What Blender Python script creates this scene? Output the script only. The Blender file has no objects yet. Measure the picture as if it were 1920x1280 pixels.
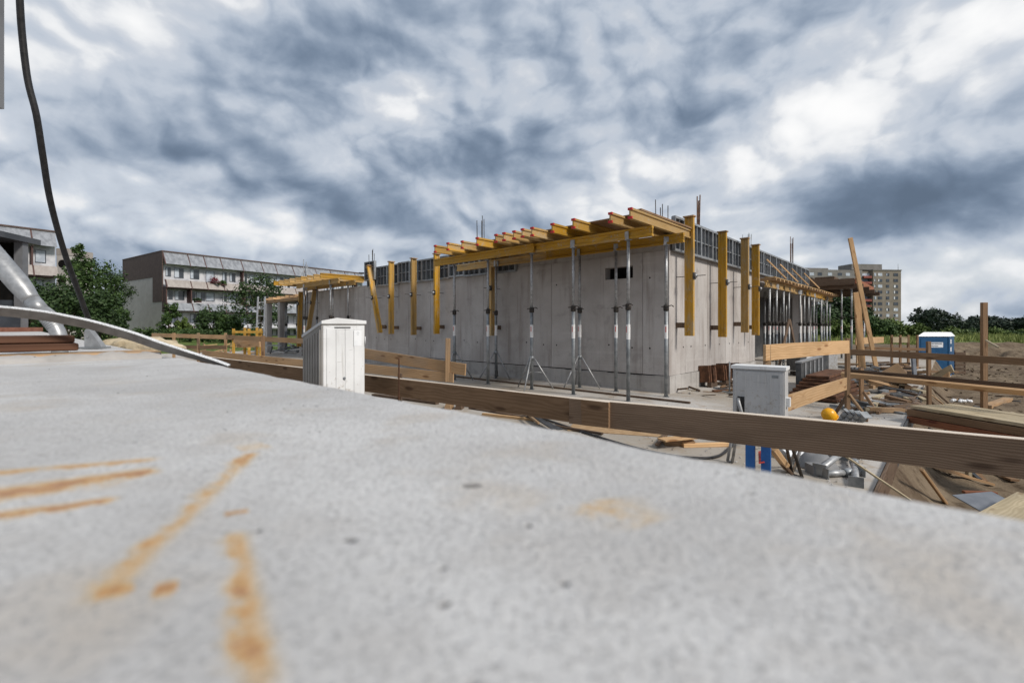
import bpy, bmesh, math, random
from mathutils import Vector, Matrix, noise as mnoise

random.seed(7)
SC = bpy.context.scene
COL = SC.collection
RAD = math.radians

# ------------------------------------------------------------------ camera
F = 873.0            # focal length in photograph pixels (1920 wide)
CAMZ = 1.5           # eye height above the floor slab of the building
HZ = 612.0           # horizon row in the photograph
cam_d = bpy.data.cameras.new("camera")
cam = bpy.data.objects.new("camera", cam_d)
COL.objects.link(cam)
cam.location = (0, 0, CAMZ)
cam.rotation_euler = (RAD(90), 0, 0)
cam_d.sensor_width = 36.0
cam_d.lens = F / 1920 * 36.0
cam_d.shift_y = (HZ - 640.0) / 1920.0
cam_d.clip_start = 0.02
cam_d.clip_end = 6000
cam_d.dof.use_dof = True
cam_d.dof.focus_distance = 6.0
cam_d.dof.aperture_fstop = 3.8
SC.camera = cam
SC.view_settings.view_transform = 'Standard'
SC.view_settings.look = 'None'
SC.view_settings.exposure = 0.0
SC.view_settings.gamma = 1.0
SC.view_settings.use_curve_mapping = False
SC.cycles.max_bounces = 6
SC.cycles.use_denoising = True

def ray(px, py):
    return Vector(((px - 960.0) / F, 1.0, (HZ - py) / F))
def P(px, py, Y):
    """world point seen at a pixel, at depth Y"""
    d = ray(px, py)
    return Vector((d.x * Y, Y, CAMZ + d.z * Y))
def PG(px, py, z=0.0):
    """world point where a pixel's ray meets the level z"""
    return P(px, py, F * (CAMZ - z) / (py - HZ))

# ------------------------------------------------------------------ node helpers
class S:
    """a shader socket with arithmetic"""
    def __init__(s, nt, sock): s.nt, s.k = nt, sock
    def op(s, o, b=None, c=None, clamp=False):
        n = s.nt.nodes.new('ShaderNodeMath'); n.operation = o; n.use_clamp = clamp
        for i, v in enumerate((s, b, c)):
            if v is None: continue
            if isinstance(v, S): s.nt.links.new(v.k, n.inputs[i])
            else: n.inputs[i].default_value = v
        return S(s.nt, n.outputs[0])
    def __add__(s, b): return s.op('ADD', b)
    def __sub__(s, b): return s.op('SUBTRACT', b)
    def __mul__(s, b): return s.op('MULTIPLY', b)
    def __truediv__(s, b): return s.op('DIVIDE', b)
    __radd__ = __add__
    __rmul__ = __mul__
    def rsub(s, a): return (s * -1.0) + a
    def pow(s, b): return s.op('POWER', b)
    def clamp(s): return s.op('ADD', 0.0, clamp=True)
    def step(s, lo, hi, a=0.0, b=1.0):
        n = s.nt.nodes.new('ShaderNodeMapRange'); n.interpolation_type = 'SMOOTHSTEP'
        s.nt.links.new(s.k, n.inputs[0])
        for i, v in enumerate((lo, hi, a, b)): n.inputs[1 + i].default_value = v
        return S(s.nt, n.outputs[0])

def link(nt, a, b):
    if isinstance(a, S): a = a.k
    nt.links.new(a, b)
def coords(nt, kind='Object'):
    n = nt.nodes.new('ShaderNodeTexCoord'); return S(nt, n.outputs[kind])
def mapping(v, scale=(1, 1, 1), loc=(0, 0, 0), rot=(0, 0, 0), typ='POINT'):
    n = v.nt.nodes.new('ShaderNodeMapping'); n.vector_type = typ; link(v.nt, v, n.inputs[0])
    n.inputs['Location'].default_value = loc; n.inputs['Rotation'].default_value = rot
    n.inputs['Scale'].default_value = scale
    return S(v.nt, n.outputs[0])
def vadd(v, w):
    n = v.nt.nodes.new('ShaderNodeVectorMath'); n.operation = 'ADD'; link(v.nt, v, n.inputs[0])
    if isinstance(w, S): link(v.nt, w, n.inputs[1])
    else: n.inputs[1].default_value = w
    return S(v.nt, n.outputs[0])
def noise(v, scale=5, detail=4, rough=0.55, dist=0.0, out='Fac', dim='3D'):
    n = v.nt.nodes.new('ShaderNodeTexNoise'); n.noise_dimensions = dim; link(v.nt, v, n.inputs['Vector'])
    n.inputs['Scale'].default_value = scale; n.inputs['Detail'].default_value = detail
    n.inputs['Roughness'].default_value = rough; n.inputs['Distortion'].default_value = dist
    return S(v.nt, n.outputs[out])
def voro(v, scale=5, feature='F1', rnd=1.0, out='Distance'):
    n = v.nt.nodes.new('ShaderNodeTexVoronoi'); n.feature = feature; link(v.nt, v, n.inputs['Vector'])
    n.inputs['Scale'].default_value = scale; n.inputs['Randomness'].default_value = rnd
    return S(v.nt, n.outputs[out])
def sepx(v):
    n = v.nt.nodes.new('ShaderNodeSeparateXYZ'); link(v.nt, v, n.inputs[0])
    return [S(v.nt, o) for o in n.outputs]
def comb(nt, x, y, z):
    n = nt.nodes.new('ShaderNodeCombineXYZ')
    for i, v in enumerate((x, y, z)):
        if isinstance(v, S): link(nt, v, n.inputs[i])
        else: n.inputs[i].default_value = v
    return S(nt, n.outputs[0])
def c4(c): return (c[0], c[1], c[2], 1.0)
def ramp(f, stops, interp='LINEAR'):
    n = f.nt.nodes.new('ShaderNodeValToRGB'); link(f.nt, f, n.inputs[0])
    n.color_ramp.interpolation = interp
    e = n.color_ramp.elements
    while len(e) < len(stops): e.new(0.5)
    for el, (p, c) in zip(e, stops): el.position = p; el.color = c4(c)
    return S(f.nt, n.outputs[0])
def mix(f, a, b, mode='MIX'):
    nt = (f if isinstance(f, S) else a if isinstance(a, S) else b).nt
    n = nt.nodes.new('ShaderNodeMix'); n.data_type = 'RGBA'; n.blend_type = mode
    for s, v in ((n.inputs[0], f), (n.inputs[6], a), (n.inputs[7], b)):
        if isinstance(v, S): link(nt, v, s)
        elif isinstance(v, (tuple, list)): s.default_value = c4(v)
        else: s.default_value = v
    return S(nt, n.outputs[2])
def rnd(nt):
    n = nt.nodes.new('ShaderNodeObjectInfo'); return S(nt, n.outputs['Random'])

# ------------------------------------------------------------------ sky and sun
SUN_AZ, SUN_EL = RAD(128), RAD(40)      # azimuth clockwise from +Y; light comes from the right
SKY_GAIN = 1.0
w = bpy.data.worlds.new("World"); SC.world = w; w.use_nodes = True
nt = w.node_tree; nt.nodes.clear()
def make_sky(nt):
    out = nt.nodes.new('ShaderNodeOutputWorld'); bg = nt.nodes.new('ShaderNodeBackground')
    nt.links.new(bg.outputs[0], out.inputs[0])
    sky = nt.nodes.new('ShaderNodeTexSky'); sky.sky_type = 'NISHITA'; sky.sun_disc = False
    sky.sun_elevation = SUN_EL; sky.sun_rotation = SUN_AZ
    sky.air_density = 1.0; sky.dust_density = 1.2; sky.ozone_density = 1.5
    d = coords(nt, 'Generated')
    x, y, z = sepx(d)
    pl = comb(nt, x * 1.0, y * 1.0, z * 1.45)
    warp = noise(pl, 3.2, 3, 0.5, out='Color')
    pw = vadd(pl, mapping(warp, (0.14, 0.14, 0.10), (-0.07, -0.07, -0.05)))
    def field(off):
        q = mapping(pw, (1, 1, 1), (3.1 + off[0], 1.7 + off[1], off[2]))
        a = noise(q, 3.6, 9, 0.50)
        b = (noise(q, 8.0, 1, 0.4) * 2.0 - 1.0).op('ABSOLUTE')          # billows
        return a * 1.0 + b * 0.22 - 0.055
    h = field((0, 0, 0)); h2 = field((0.016, 0.0, 0.022))
    low = noise(mapping(pl, (1, 1, 1), (6.0, 2.5, 1.0)), 1.6, 2, 0.5)
    v = (h - 0.5) * 0.66 - (h2 - h) * 1.1 + (low - 0.5) * 0.28 + 0.540
    # masses of cloud by their direction on the sky dome: (photo column, row, reach across, reach up, how light/dark)
    blobs = [(180, 30, .28, .13, .10), (620, 105, .11, .07, -.16), (860, 95, .17, .10, -.10), (430, 265, .15, .06, -.10), (20, 320, .06, .03, -.08),
             (750, 190, .06, .05, .22), (900, 290, .20, .06, -.20), (670, 385, .15, .05, -.20), (470, 347, .06, .02, -.12), (240, 270, .10, .05, -.05),
             (120, 390, .16, .035, .14), (260, 340, .10, .03, .10), (480, 425, .10, .035, .16), (1130, 385, .08, .04, .08), (990, 190, .05, .05, .08),
             (1270, 230, .09, .045, -.15), (1075, 332, .04, .015, -.10), (1560, 60, .22, .08, .00), (1120, 30, .2, .06, -.05), (1800, 110, .15, .15, .25),
             (1540, 215, .07, .06, .16), (1410, 310, .08, .05, .13), (1400, 450, .10, .05, .15), (1700, 360, .20, .040, -.20), (1590, 420, .13, .035, -.20),
             (1870, 200, .08, .04, -.13), (1800, 490, .16, .06, .14), (1890, 415, .05, .025, -.08), (1180, 130, .10, .05, .04), (330, 130, .10, .06, -.03),
             (60, 200, .08, .08, .06), (860, 420, .12, .03, -.08), (700, 455, .10, .02, .10), (1640, 290, .06, .03, -.02)]
    for px, py, rx, rz, a in blobs:
        dr = ray(px, py).normalized()
        n = nt.nodes.new('ShaderNodeVectorMath'); n.operation = 'SUBTRACT'
        link(nt, d, n.inputs[0]); n.inputs[1].default_value = dr
        m_ = nt.nodes.new('ShaderNodeVectorMath'); m_.operation = 'MULTIPLY'
        nt.links.new(n.outputs[0], m_.inputs[0]); m_.inputs[1].default_value = (1 / rx, 1 / rx, 1 / rz)
        e = nt.nodes.new('ShaderNodeVectorMath'); e.operation = 'DOT_PRODUCT'
        nt.links.new(m_.outputs[0], e.inputs[0]); nt.links.new(m_.outputs[0], e.inputs[1])
        v = v + (S(nt, e.outputs['Value']) * -1.0).op('EXPONENT') * (a * 1.22)
    hz = z.step(0.0, 0.20, 1.0, 0.0)
    v = v + hz * 0.04
    col = ramp(v, [(0.10, (.12, .165, .235)), (0.28, (.175, .235, .33)), (0.42, (.31, .38, .485)),
                   (0.55, (.53, .59, .68)), (0.68, (.78, .80, .83)), (0.84, (.99, .99, .99))], 'B_SPLINE')
    skyc = mix(1.0, S(nt, sky.outputs[0]), (0.1, 0.1, 0.1), 'MULTIPLY')
    gap = v.step(0.54, 0.60) * v.step(0.72, 0.64)
    col = mix(gap * 0.12, col, skyc)
    # below the horizon: dull ground bounce
    col = mix(z.step(-0.06, -0.01, 1.0, 0.0), col, (.20, .18, .15))
    link(nt, col, bg.inputs[0]); bg.inputs[1].default_value = SKY_GAIN
make_sky(nt)

sun_d = bpy.data.lights.new("sun", 'SUN'); sun = bpy.data.objects.new("sun", sun_d); COL.objects.link(sun)
sun_d.energy = 3.3; sun_d.angle = RAD(12); sun_d.color = (1.0, 0.94, 0.86)
sd = Vector((math.sin(SUN_AZ) * math.cos(SUN_EL), math.cos(SUN_AZ) * math.cos(SUN_EL), math.sin(SUN_EL)))
sun.rotation_euler = sd.to_track_quat('Z', 'Y').to_euler()
sun.location = (30, -10, 40)

# ------------------------------------------------------------------ materials
MAT = {}
def newmat(name, rough=0.8, spec=0.3, metal=0.0):
    m = bpy.data.materials.new(name); m.use_nodes = True
    nt = m.node_tree; b = nt.nodes['Principled BSDF']
    b.inputs['Roughness'].default_value = rough
    b.inputs['Specular IOR Level'].default_value = spec
    b.inputs['Metallic'].default_value = metal
    MAT[name] = m
    return m, nt, b
def setc(nt, b, c): link(nt, c, b.inputs['Base Color'])
def bump(nt, b, h, strength=0.3, dist=0.01):
    n = nt.nodes.new('ShaderNodeBump'); n.inputs['Strength'].default_value = strength
    n.inputs['Distance'].default_value = dist
    link(nt, h, n.inputs['Height']); nt.links.new(n.outputs[0], b.inputs['Normal'])

def mottled(name, c1, c2, scale=3.0, rough=0.7, spec=0.3, metal=0.0, bmp=0.0, detail=5, lo=.35, hi=.65, vary=0.0, stretch=(1, 1, 1), bdist=.005):
    """two-tone noise material, the workhorse for painted and raw things"""
    m, nt, b = newmat(name, rough, spec, metal)
    v = mapping(coords(nt), stretch)
    if vary:
        r = rnd(nt); v = vadd(v, comb(nt, r * 37.0, r * 11.0, r * 23.0))
    n = noise(v, scale, detail, 0.6)
    c = mix(n.step(lo, hi), c1, c2)
    if vary: c = mix(1.0, c, mix(r, (1 - vary,) * 3, (1 + vary,) * 3), 'MULTIPLY')
    setc(nt, b, c)
    if bmp: bump(nt, b, n, bmp, bdist)
    return m

def wood(name, ca, cb, ck, vary=.22, rough=.75, grain=1.0, grey=0.0):
    """boards: length along local X"""
    m, nt, b = newmat(name, rough, .2)
    r = rnd(nt)
    v = vadd(coords(nt), comb(nt, r * 53.0, r * 17.0, r * 29.0))
    wob = noise(mapping(v, (.9, 3.5, 3.5)), 1.0, 3, .5)
    kn = voro(mapping(v, (2.3, 8.5, 8.5)), 1.0)
    kmask = kn.step(.24, .10)
    kr = kn.step(.55, .1)
    gx, gy, gz = sepx(v)
    bands = ((gy + gz) * (190.0 * grain) + wob * 13.0 + kr * 6.0 + gx * 1.2).op('SINE') * .5 + .5
    fine = noise(mapping(v, (3.0, 95, 95)), 1.0, 4, .65)
    c = mix((bands * .45 + fine * .55).step(.18, .82), ca, cb)
    pat = noise(mapping(v, (1.1, 4, 4)), 1.3, 4, .6)
    c = mix(pat.step(.35, .75) * .55, c, tuple(x * .62 for x in ca))
    c = mix(kmask * .8, c, ck)
    c = mix(1.0, c, mix(r, (1 - vary, 1 - vary, 1 - vary), (1 + vary, 1 + vary * .9, 1 + vary * .75)), 'MULTIPLY')
    if grey:
        c = mix(noise(v, 1.6, 3, .5).step(.4, .7) * grey, c, (.24, .225, .20))
    setc(nt, b, c)
    bump(nt, b, bands * .4 + fine * .6, .25, .003)
    return m

def concrete(name, c1, c2, c3, streak=.5, bm=.15, rough=.85, blot=.5):
    m, nt, b = newmat(name, rough, .25)
    v = coords(nt)
    r = rnd(nt); v2 = vadd(v, comb(nt, r * 13.0, r * 7.0, 0.0))
    a = noise(v2, .9, 6, .6, .4)
    st = noise(mapping(v2, (2.6, 2.6, .22)), 1.5, 5, .6)
    f = noise(v, 42, 5, .7)
    bl = noise(v2, 2.7, 6, .62, .6)
    c = mix(a.step(.32, .68), c1, c2)
    c = mix(st.step(.50, .72) * streak, c, c3)
    c = mix(bl.step(.56, .70) * blot, c, tuple(x * .72 for x in c1))
    c = mix(1.0, c, mix(f, (.84, .84, .84), (1.14, 1.14, 1.14)), 'MULTIPLY')
    dr = noise(mapping(v2, (11, 11, .35), (3, 1, 7)), 1.0, 4, .6)
    c = mix(dr.step(.60, .72) * streak * .55, c, tuple(q * .62 for q in c3))
    pour = noise(mapping(v2, (.25, .25, 9), (1, 5, 2)), 1.0, 4, .6)
    c = mix(pour.step(.58, .70) * .22, c, tuple(q * 1.12 for q in c2))
    c = mix(1.0, c, mix(r, (.89, .885, .88), (1.07, 1.07, 1.07)), 'MULTIPLY')
    pores = voro(mapping(v, (1, 1, 1)), 26.0)
    pm = pores.step(.10, .045) * noise(v, 3.0, 2).step(.45, .6)
    c = mix(pm * .7, c, (.09, .085, .08))
    setc(nt, b, c)
    bump(nt, b, f * .5 + bl * .5 - pm * .7, bm, .006)
    return m

concrete('wall_concrete', (.385, .355, .335), (.49, .465, .445), (.27, .235, .215), streak=.75, blot=.5)
concrete('kicker_concrete', (.36, .34, .32), (.47, .45, .43), (.24, .22, .20), streak=.7, bm=.4, blot=.7)
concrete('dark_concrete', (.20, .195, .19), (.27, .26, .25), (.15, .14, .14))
concrete('gable_concrete', (.43, .405, .38), (.50, .475, .45), (.39, .365, .34), streak=.3, blot=.15)
wood('wood_new', (.50, .31, .155), (.62, .42, .24), (.22, .10, .04))
wood('wood_tan', (.36, .225, .12), (.47, .31, .175), (.15, .07, .03), grey=.25)
wood('wood_brown', (.205, .125, .070), (.275, .175, .105), (.075, .040, .022), vary=.15)
wood('wood_grey', (.150, .100, .068), (.220, .158, .112), (.052, .030, .020), vary=.08, grain=2.2)
wood('wood_dark', (.095, .062, .042), (.15, .105, .075), (.04, .025, .018))
wood('plank_pale', (.40, .33, .215), (.50, .42, .285), (.23, .16, .09), vary=.12, grey=.2)
wood('wood_stain', (.085, .042, .026), (.14, .072, .045), (.05, .025, .015), vary=.1)
wood('redwood', (.22, .085, .045), (.30, .13, .07), (.1, .03, .02))
def beam_yellow(name, y1, y2, worn):
    m, nt, b = newmat(name, .55, .35)
    r = rnd(nt); v = vadd(coords(nt), comb(nt, r * 53.0, r * 17.0, r * 29.0))
    fine = noise(mapping(v, (2.0, 60, 60)), 1.0, 4, .65)
    c = mix(fine.step(.3, .7), y1, y2)
    wr = noise(mapping(v, (.8, 3, 3)), 2.2, 6, .65)
    c = mix(((wr + r * .20).step(.60, .80)) * worn, c, (.40, .30, .17))
    sp = noise(mapping(v, (1, 1, 1), (2, 7, 1)), 34.0, 3, .6) * .6 + noise(v, 5.0, 3, .6) * .4
    c = mix(sp.step(.56, .64) * .7, c, (.42, .40, .37))
    dk = noise(mapping(v, (1.4, 6, 6), (5, 1, 3)), 1.5, 5, .6)
    c = mix(dk.step(.52, .75) * .6, c, (.16, .095, .02))
    r2 = (r * 7.3).op('FRACT')
    c = mix(r2 * r2 * .45, c, (.40, .285, .14))
    c = mix(1.0, c, mix(r, (.72, .72, .72), (1.12, 1.10, 1.05)), 'MULTIPLY')
    setc(nt, b, c); bump(nt, b, fine, .15, .002)
beam_yellow('beam_yellow', (.46, .235, .010), (.57, .31, .020), .85)
beam_yellow('beam_worn', (.40, .235, .06), (.50, .32, .12), 1.0)
mottled('red_plastic', (.42, .02, .025), (.52, .035, .03), 20, .45)
mottled('yellow_plastic', (.75, .36, .004), (.80, .40, .008), 6, .35, .5)
mottled('yellow_paint', (.40, .22, .04), (.55, .33, .07), 8, .6, vary=.15)
mottled('galv', (.28, .285, .29), (.42, .425, .43), 14, .5, .5, .5, vary=.12)
mottled('galv_dull', (.20, .215, .225), (.31, .325, .335), 9, .5, .4, .55, vary=.15)
mottled('alu', (.30, .305, .31), (.42, .425, .43), 30, .42, .5, .55, bmp=.1)
mottled('alu_lit_edge', (.36, .36, .36), (.70, .71, .72), 260, .45, .4, .1, lo=.38, hi=.52)
mottled('strip_shade_side', (.10, .096, .092), (.14, .135, .13), 30, .5, .4, .2)  # dark tone paints the shade on the strip's side face
mottled('dark_steel', (.035, .032, .030), (.075, .062, .052), 14, .55, .4, .5)
mottled('rebar', (.085, .045, .028), (.16, .085, .05), 30, .8)
mottled('rust', (.070, .036, .022), (.150, .072, .040), 9, .85, .2, bmp=.3, vary=.15)
mottled('form_steel', (.235, .25, .265), (.34, .355, .37), 7, .5, .4, .4, vary=.12)
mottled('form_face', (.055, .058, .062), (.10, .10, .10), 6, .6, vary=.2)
mottled('ply', (.19, .105, .055), (.27, .16, .09), 4, .6, vary=.15, stretch=(.4, 3, 3))
mottled('sawn', (.56, .48, .39), (.66, .58, .49), 9, .8, stretch=(.3, 3, 3))  # fresh-cut wood, lightened further to paint sky light on board tops
mottled('ply_edge', (.33, .21, .11), (.41, .28, .16), 8, .7)
def grimy(name, c1, c2, splash=.55):
    m, nt, b = newmat(name, .45, .4)
    v = coords(nt); x, y, z = sepx(v)
    c = mix(noise(v, 3.0, 5).step(.35, .65), c1, c2)
    st = noise(mapping(v, (16, 16, .9)), 1.6, 5, .62)
    c = mix(st.step(.54, .74) * .38, c, (.30, .275, .24))
    sp = noise(v, 24, 4, .65) + noise(v, 4.0, 3) * .4 - z * .30
    c = mix(sp.step(.50, .66) * splash, c, (.27, .225, .17))
    sc_ = noise(mapping(v, (3, 3, 40), (1, 2, 3), (.5, .3, 0)), 2.0, 3, .5)
    c = mix(sc_.step(.66, .70) * .35, c, (.25, .25, .25))
    setc(nt, b, c); bump(nt, b, st, .05, .002)
grimy('cab_white', (.66, .665, .665), (.74, .745, .745))
grimy('cab_shaded', (.34, .32, .295), (.41, .39, .365))  # darker copy of the cabinet white, painting shade on the side
grimy('cab_grey', (.44, .44, .44), (.50, .50, .50))
mottled('blue_paint', (.012, .10, .34), (.02, .14, .42), 5, .4, .45)
mottled('blue_plastic', (.006, .062, .155), (.009, .080, .19), 4, .4, .45)
mottled('white_plastic', (.72, .74, .76), (.80, .81, .82), 5, .4)
mottled('sticker', (.68, .67, .66), (.78, .77, .76), 40, .5)
mottled('sticker_red', (.50, .05, .04), (.55, .08, .06), 40, .5)
mottled('print_dark', (.05, .08, .12), (.08, .10, .14), 20, .5)
mottled('print_black', (.015, .015, .015), (.03, .03, .03), 20, .5)
mottled('print_yellow', (.75, .62, .02), (.8, .66, .03), 20, .5)
mottled('rubber', (.012, .012, .013), (.026, .025, .026), 25, .5, .4, bmp=.1)
mottled('black_void', (.006, .006, .006), (.012, .011, .010), 5, .9, .1)
mottled('tar_sheet', (.035, .038, .042), (.065, .068, .075), 6, .5, bmp=.4, vary=.1)
mottled('blue_sheet', (.14, .155, .18), (.20, .215, .24), 4, .45, bmp=.2)
mottled('mortar', (.42, .34, .22), (.56, .47, .33), 9, .95, bmp=.9, bdist=.03)
mottled('grey_cone', (.16, .165, .17), (.22, .22, .225), 5, .6)
mottled('bark', (.06, .045, .032), (.11, .085, .06), 6, .95, stretch=(3, 3, .5), bmp=.5)
mottled('brown_clad', (.088, .058, .050), (.115, .078, .066), 2.0, .7)
mottled('red_frame', (.075, .042, .038), (.10, .055, .05), 3, .7)
mottled('red_loggia', (.20, .055, .045), (.26, .08, .06), 1, .7)
mottled('facade_white', (.42, .42, .45), (.60, .60, .62), 1.2, .7)
mottled('glazing_grey', (.19, .20, .22), (.30, .315, .34), .8, .35, .5, stretch=(3, 3, .6))
mottled('parapet_tan', (.30, .265, .245), (.37, .335, .31), 1.0, .6, stretch=(4, 4, .5))
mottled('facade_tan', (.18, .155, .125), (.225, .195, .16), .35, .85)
mottled('facade_tan_lit', (.27, .235, .19), (.32, .28, .225), .4, .85)  # lighter copy of the tan; sunlight on this side is in the colour
mottled('facade_grey', (.165, .155, .145), (.205, .195, .185), .5, .85)
mottled('glass_dark', (.03, .036, .045), (.07, .08, .095), .7, .12, .6)
mottled('glass_light', (.36, .40, .46), (.52, .56, .62), 1.4, .25, .5)
mottled('curtain', (.55, .56, .58), (.70, .70, .71), 3, .8)
mottled('portal_dark', (.045, .05, .058), (.07, .075, .085), 1.5, .55, .4)
mottled('portal_grey', (.13, .135, .145), (.17, .175, .185), 2, .6)
mottled('brick_red', (.20, .085, .055), (.27, .125, .085), 6, .9)
def leaf(name, c1, c2):
    m, nt, b = newmat(name, .6, .25)
    v = coords(nt)
    geo = nt.nodes.new('ShaderNodeNewGeometry')
    rp = S(nt, geo.outputs['Random Per Island'])
    c = mix(rp, c1, c2)
    n = noise(v, .5, 3)
    c = mix(n.step(.35, .7) * .5, c, tuple(x * .55 for x in c1))
    setc(nt, b, c)
    b.inputs['Transmission Weight'].default_value = 0.0
    return m
leaf('leaf_dark', (.020, .040, .013), (.052, .092, .026))
leaf('leaf_mid', (.030, .062, .016), (.075, .125, .032))
leaf('leaf_light', (.065, .105, .022), (.135, .185, .045))
leaf('leaf_far', (.013, .026, .015), (.030, .050, .026))
leaf('leaf_red', (.12, .02, .03), (.25, .04, .05))
leaf('grass_blade', (.15, .19, .045), (.32, .35, .11))

# ------------------------------------------------------------------ mesh helpers
Z = Vector((0, 0, 1))
def V(*a): return Vector(a)
def frame_along(A, B, up=Z):
    """matrix: origin A, local X along A->B, local Z as near up as can be"""
    x = (B - A).normalized()
    if abs(x.dot(up)) > .999: up = Vector((1, 0, 0)) if abs(x.x) < .9 else Vector((0, 1, 0))
    y = up.cross(x).normalized(); z = x.cross(y)
    return Matrix(((x.x, y.x, z.x, A.x), (x.y, y.y, z.y, A.y), (x.z, y.z, z.z, A.z), (0, 0, 0, 1)))

class MB:
    def __init__(s): s.v, s.f, s.sm = [], [], []
    def add(s, vs, fs, smooth=False):
        o = len(s.v); s.v += [Vector(p) for p in vs]
        s.f += [tuple(o + i for i in f) for f in fs]; s.sm += [smooth] * len(fs)
        return s
    def hexa(s, p):       # p: 4 bottom (ccw from above), 4 top
        return s.add(p, [(3, 2, 1, 0), (4, 5, 6, 7), (0, 1, 5, 4), (1, 2, 6, 5), (2, 3, 7, 6), (3, 0, 4, 7)])
    def box(s, x0, x1, y0, y1, z0, z1, M=None):
        p = [V(x0, y0, z0), V(x1, y0, z0), V(x1, y1, z0), V(x0, y1, z0), V(x0, y0, z1), V(x1, y0, z1), V(x1, y1, z1), V(x0, y1, z1)]
        if M: p = [M @ q for q in p]
        return s.hexa(p)
    def bar(s, A, B, w, h, up=Z):     # w across, h along up, centred on the line
        M = frame_along(A, B, up); L = (B - A).length
        return s.box(0, L, -w / 2, w / 2, -h / 2, h / 2, M)
    def tube(s, pts, r, n=10, caps=True, smooth=True):
        pts = [Vector(p) for p in pts]; rs = r if isinstance(r, (list, tuple)) else [r] * len(pts)
        base = len(s.v); prev = None
        for i, p in enumerate(pts):
            t = (pts[min(i + 1, len(pts) - 1)] - pts[max(i - 1, 0)]).normalized()
            if prev is None:
                a = t.cross(Z if abs(t.z) < .9 else V(1, 0, 0)).normalized()
            else:
                a = (prev - t * prev.dot(t)).normalized()
            prev = a; b2 = t.cross(a)
            for k in range(n):
                an = 2 * math.pi * k / n
                s.v.append(p + (a * math.cos(an) + b2 * math.sin(an)) * rs[i])
        for i in range(len(pts) - 1):
            for k in range(n):
                k2 = (k + 1) % n
                s.f.append((base + i * n + k, base + i * n + k2, base + (i + 1) * n + k2, base + (i + 1) * n + k)); s.sm.append(smooth)
        if caps:
            s.f.append(tuple(base + k for k in range(n))[::-1]); s.sm.append(False)
            e = base + (len(pts) - 1) * n
            s.f.append(tuple(e + k for k in range(n))); s.sm.append(False)
        return s
    def prism(s, outline, A, axis_u, axis_v, ext):
        """polygon (u,v pairs) at A in plane u,v, extruded by vector ext"""
        n = len(outline)
        lo = [A + axis_u * u + axis_v * v for u, v in outline]; hi = [p + ext for p in lo]
        fs = [tuple(range(n))[::-1], tuple(range(n, 2 * n))] + [(i, (i + 1) % n, n + (i + 1) % n, n + i) for i in range(n)]
        return s.add(lo + hi, fs)
    def lathe(s, prof, c, n=16, axis=Z):
        M = frame_along(c, c + axis) ; base = len(s.v)
        for (h, r) in prof:
            for k in range(n):
                an = 2 * math.pi * k / n
                s.v.append(M @ V(h, r * math.cos(an), r * math.sin(an)))
        for i in range(len(prof) - 1):
            for k in range(n):
                k2 = (k + 1) % n
                s.f.append((base + i * n + k, base + i * n + k2, base + (i + 1) * n + k2, base + (i + 1) * n + k)); s.sm.append(True)
        s.f.append(tuple(base + k for k in range(n))[::-1]); s.sm.append(False)
        e = base + (len(prof) - 1) * n
        s.f.append(tuple(e + k for k in range(n))); s.sm.append(False)
        return s
    def mesh(s, name, M=None):
        """M: matrix that takes mesh coordinates to the coordinates of the vertices given here"""
        inv = M.inverted() if M else None
        me = bpy.data.meshes.new(name)
        me.from_pydata([(inv @ p if inv else p)[:] for p in s.v], [], s.f)
        me.polygons.foreach_set('use_smooth', s.sm)
        bm = bmesh.new(); bm.from_mesh(me); bmesh.ops.recalc_face_normals(bm, faces=bm.faces); bm.to_mesh(me); bm.free()
        me.update()
        return me

WM = {}      # object name -> its world matrix (kept by hand: no depsgraph update needed)
def setup(o, M, parent=None):
    if parent is not None:
        o.parent = parent; o.matrix_parent_inverse = Matrix.Identity(4)
        o.matrix_basis = WM[parent.name].inverted() @ M
    else:
        o.matrix_basis = M
    WM[o.name] = M
def tag(o, label=None, cat=None, group=None, kind=None):
    if label: o['label'] = label
    if cat: o['category'] = cat
    if group: o['group'] = group
    if kind: o['kind'] = kind
    return o
def thing(name, label, cat, loc=(0, 0, 0), rz=0.0, group=None, M=None):
    o = bpy.data.objects.new(name, None); COL.objects.link(o); o.empty_display_size = .2
    setup(o, M if M else Matrix.Translation(Vector(loc)) @ Matrix.Rotation(rz, 4, 'Z'))
    return tag(o, label, cat, group)
def link_mesh(name, me, mat, M, parent=None):
    o = bpy.data.objects.new(name, me); COL.objects.link(o)
    if mat and not me.materials: me.materials.append(MAT[mat])
    setup(o, M, parent)
    return o
def build(mb, name, mat, parent=None, M=None):
    """one mesh object from world-space vertices; its origin: M, else the parent's, else the base of its bounds"""
    if M is None:
        if parent is not None: M = WM[parent.name]
        else:
            xs = [p.x for p in mb.v]; ys = [p.y for p in mb.v]; zs = [p.z for p in mb.v]
            M = Matrix.Translation(((min(xs) + max(xs)) / 2, (min(ys) + max(ys)) / 2, min(zs)))
    return link_mesh(name, mb.mesh(name, M), mat, M, parent)

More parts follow.
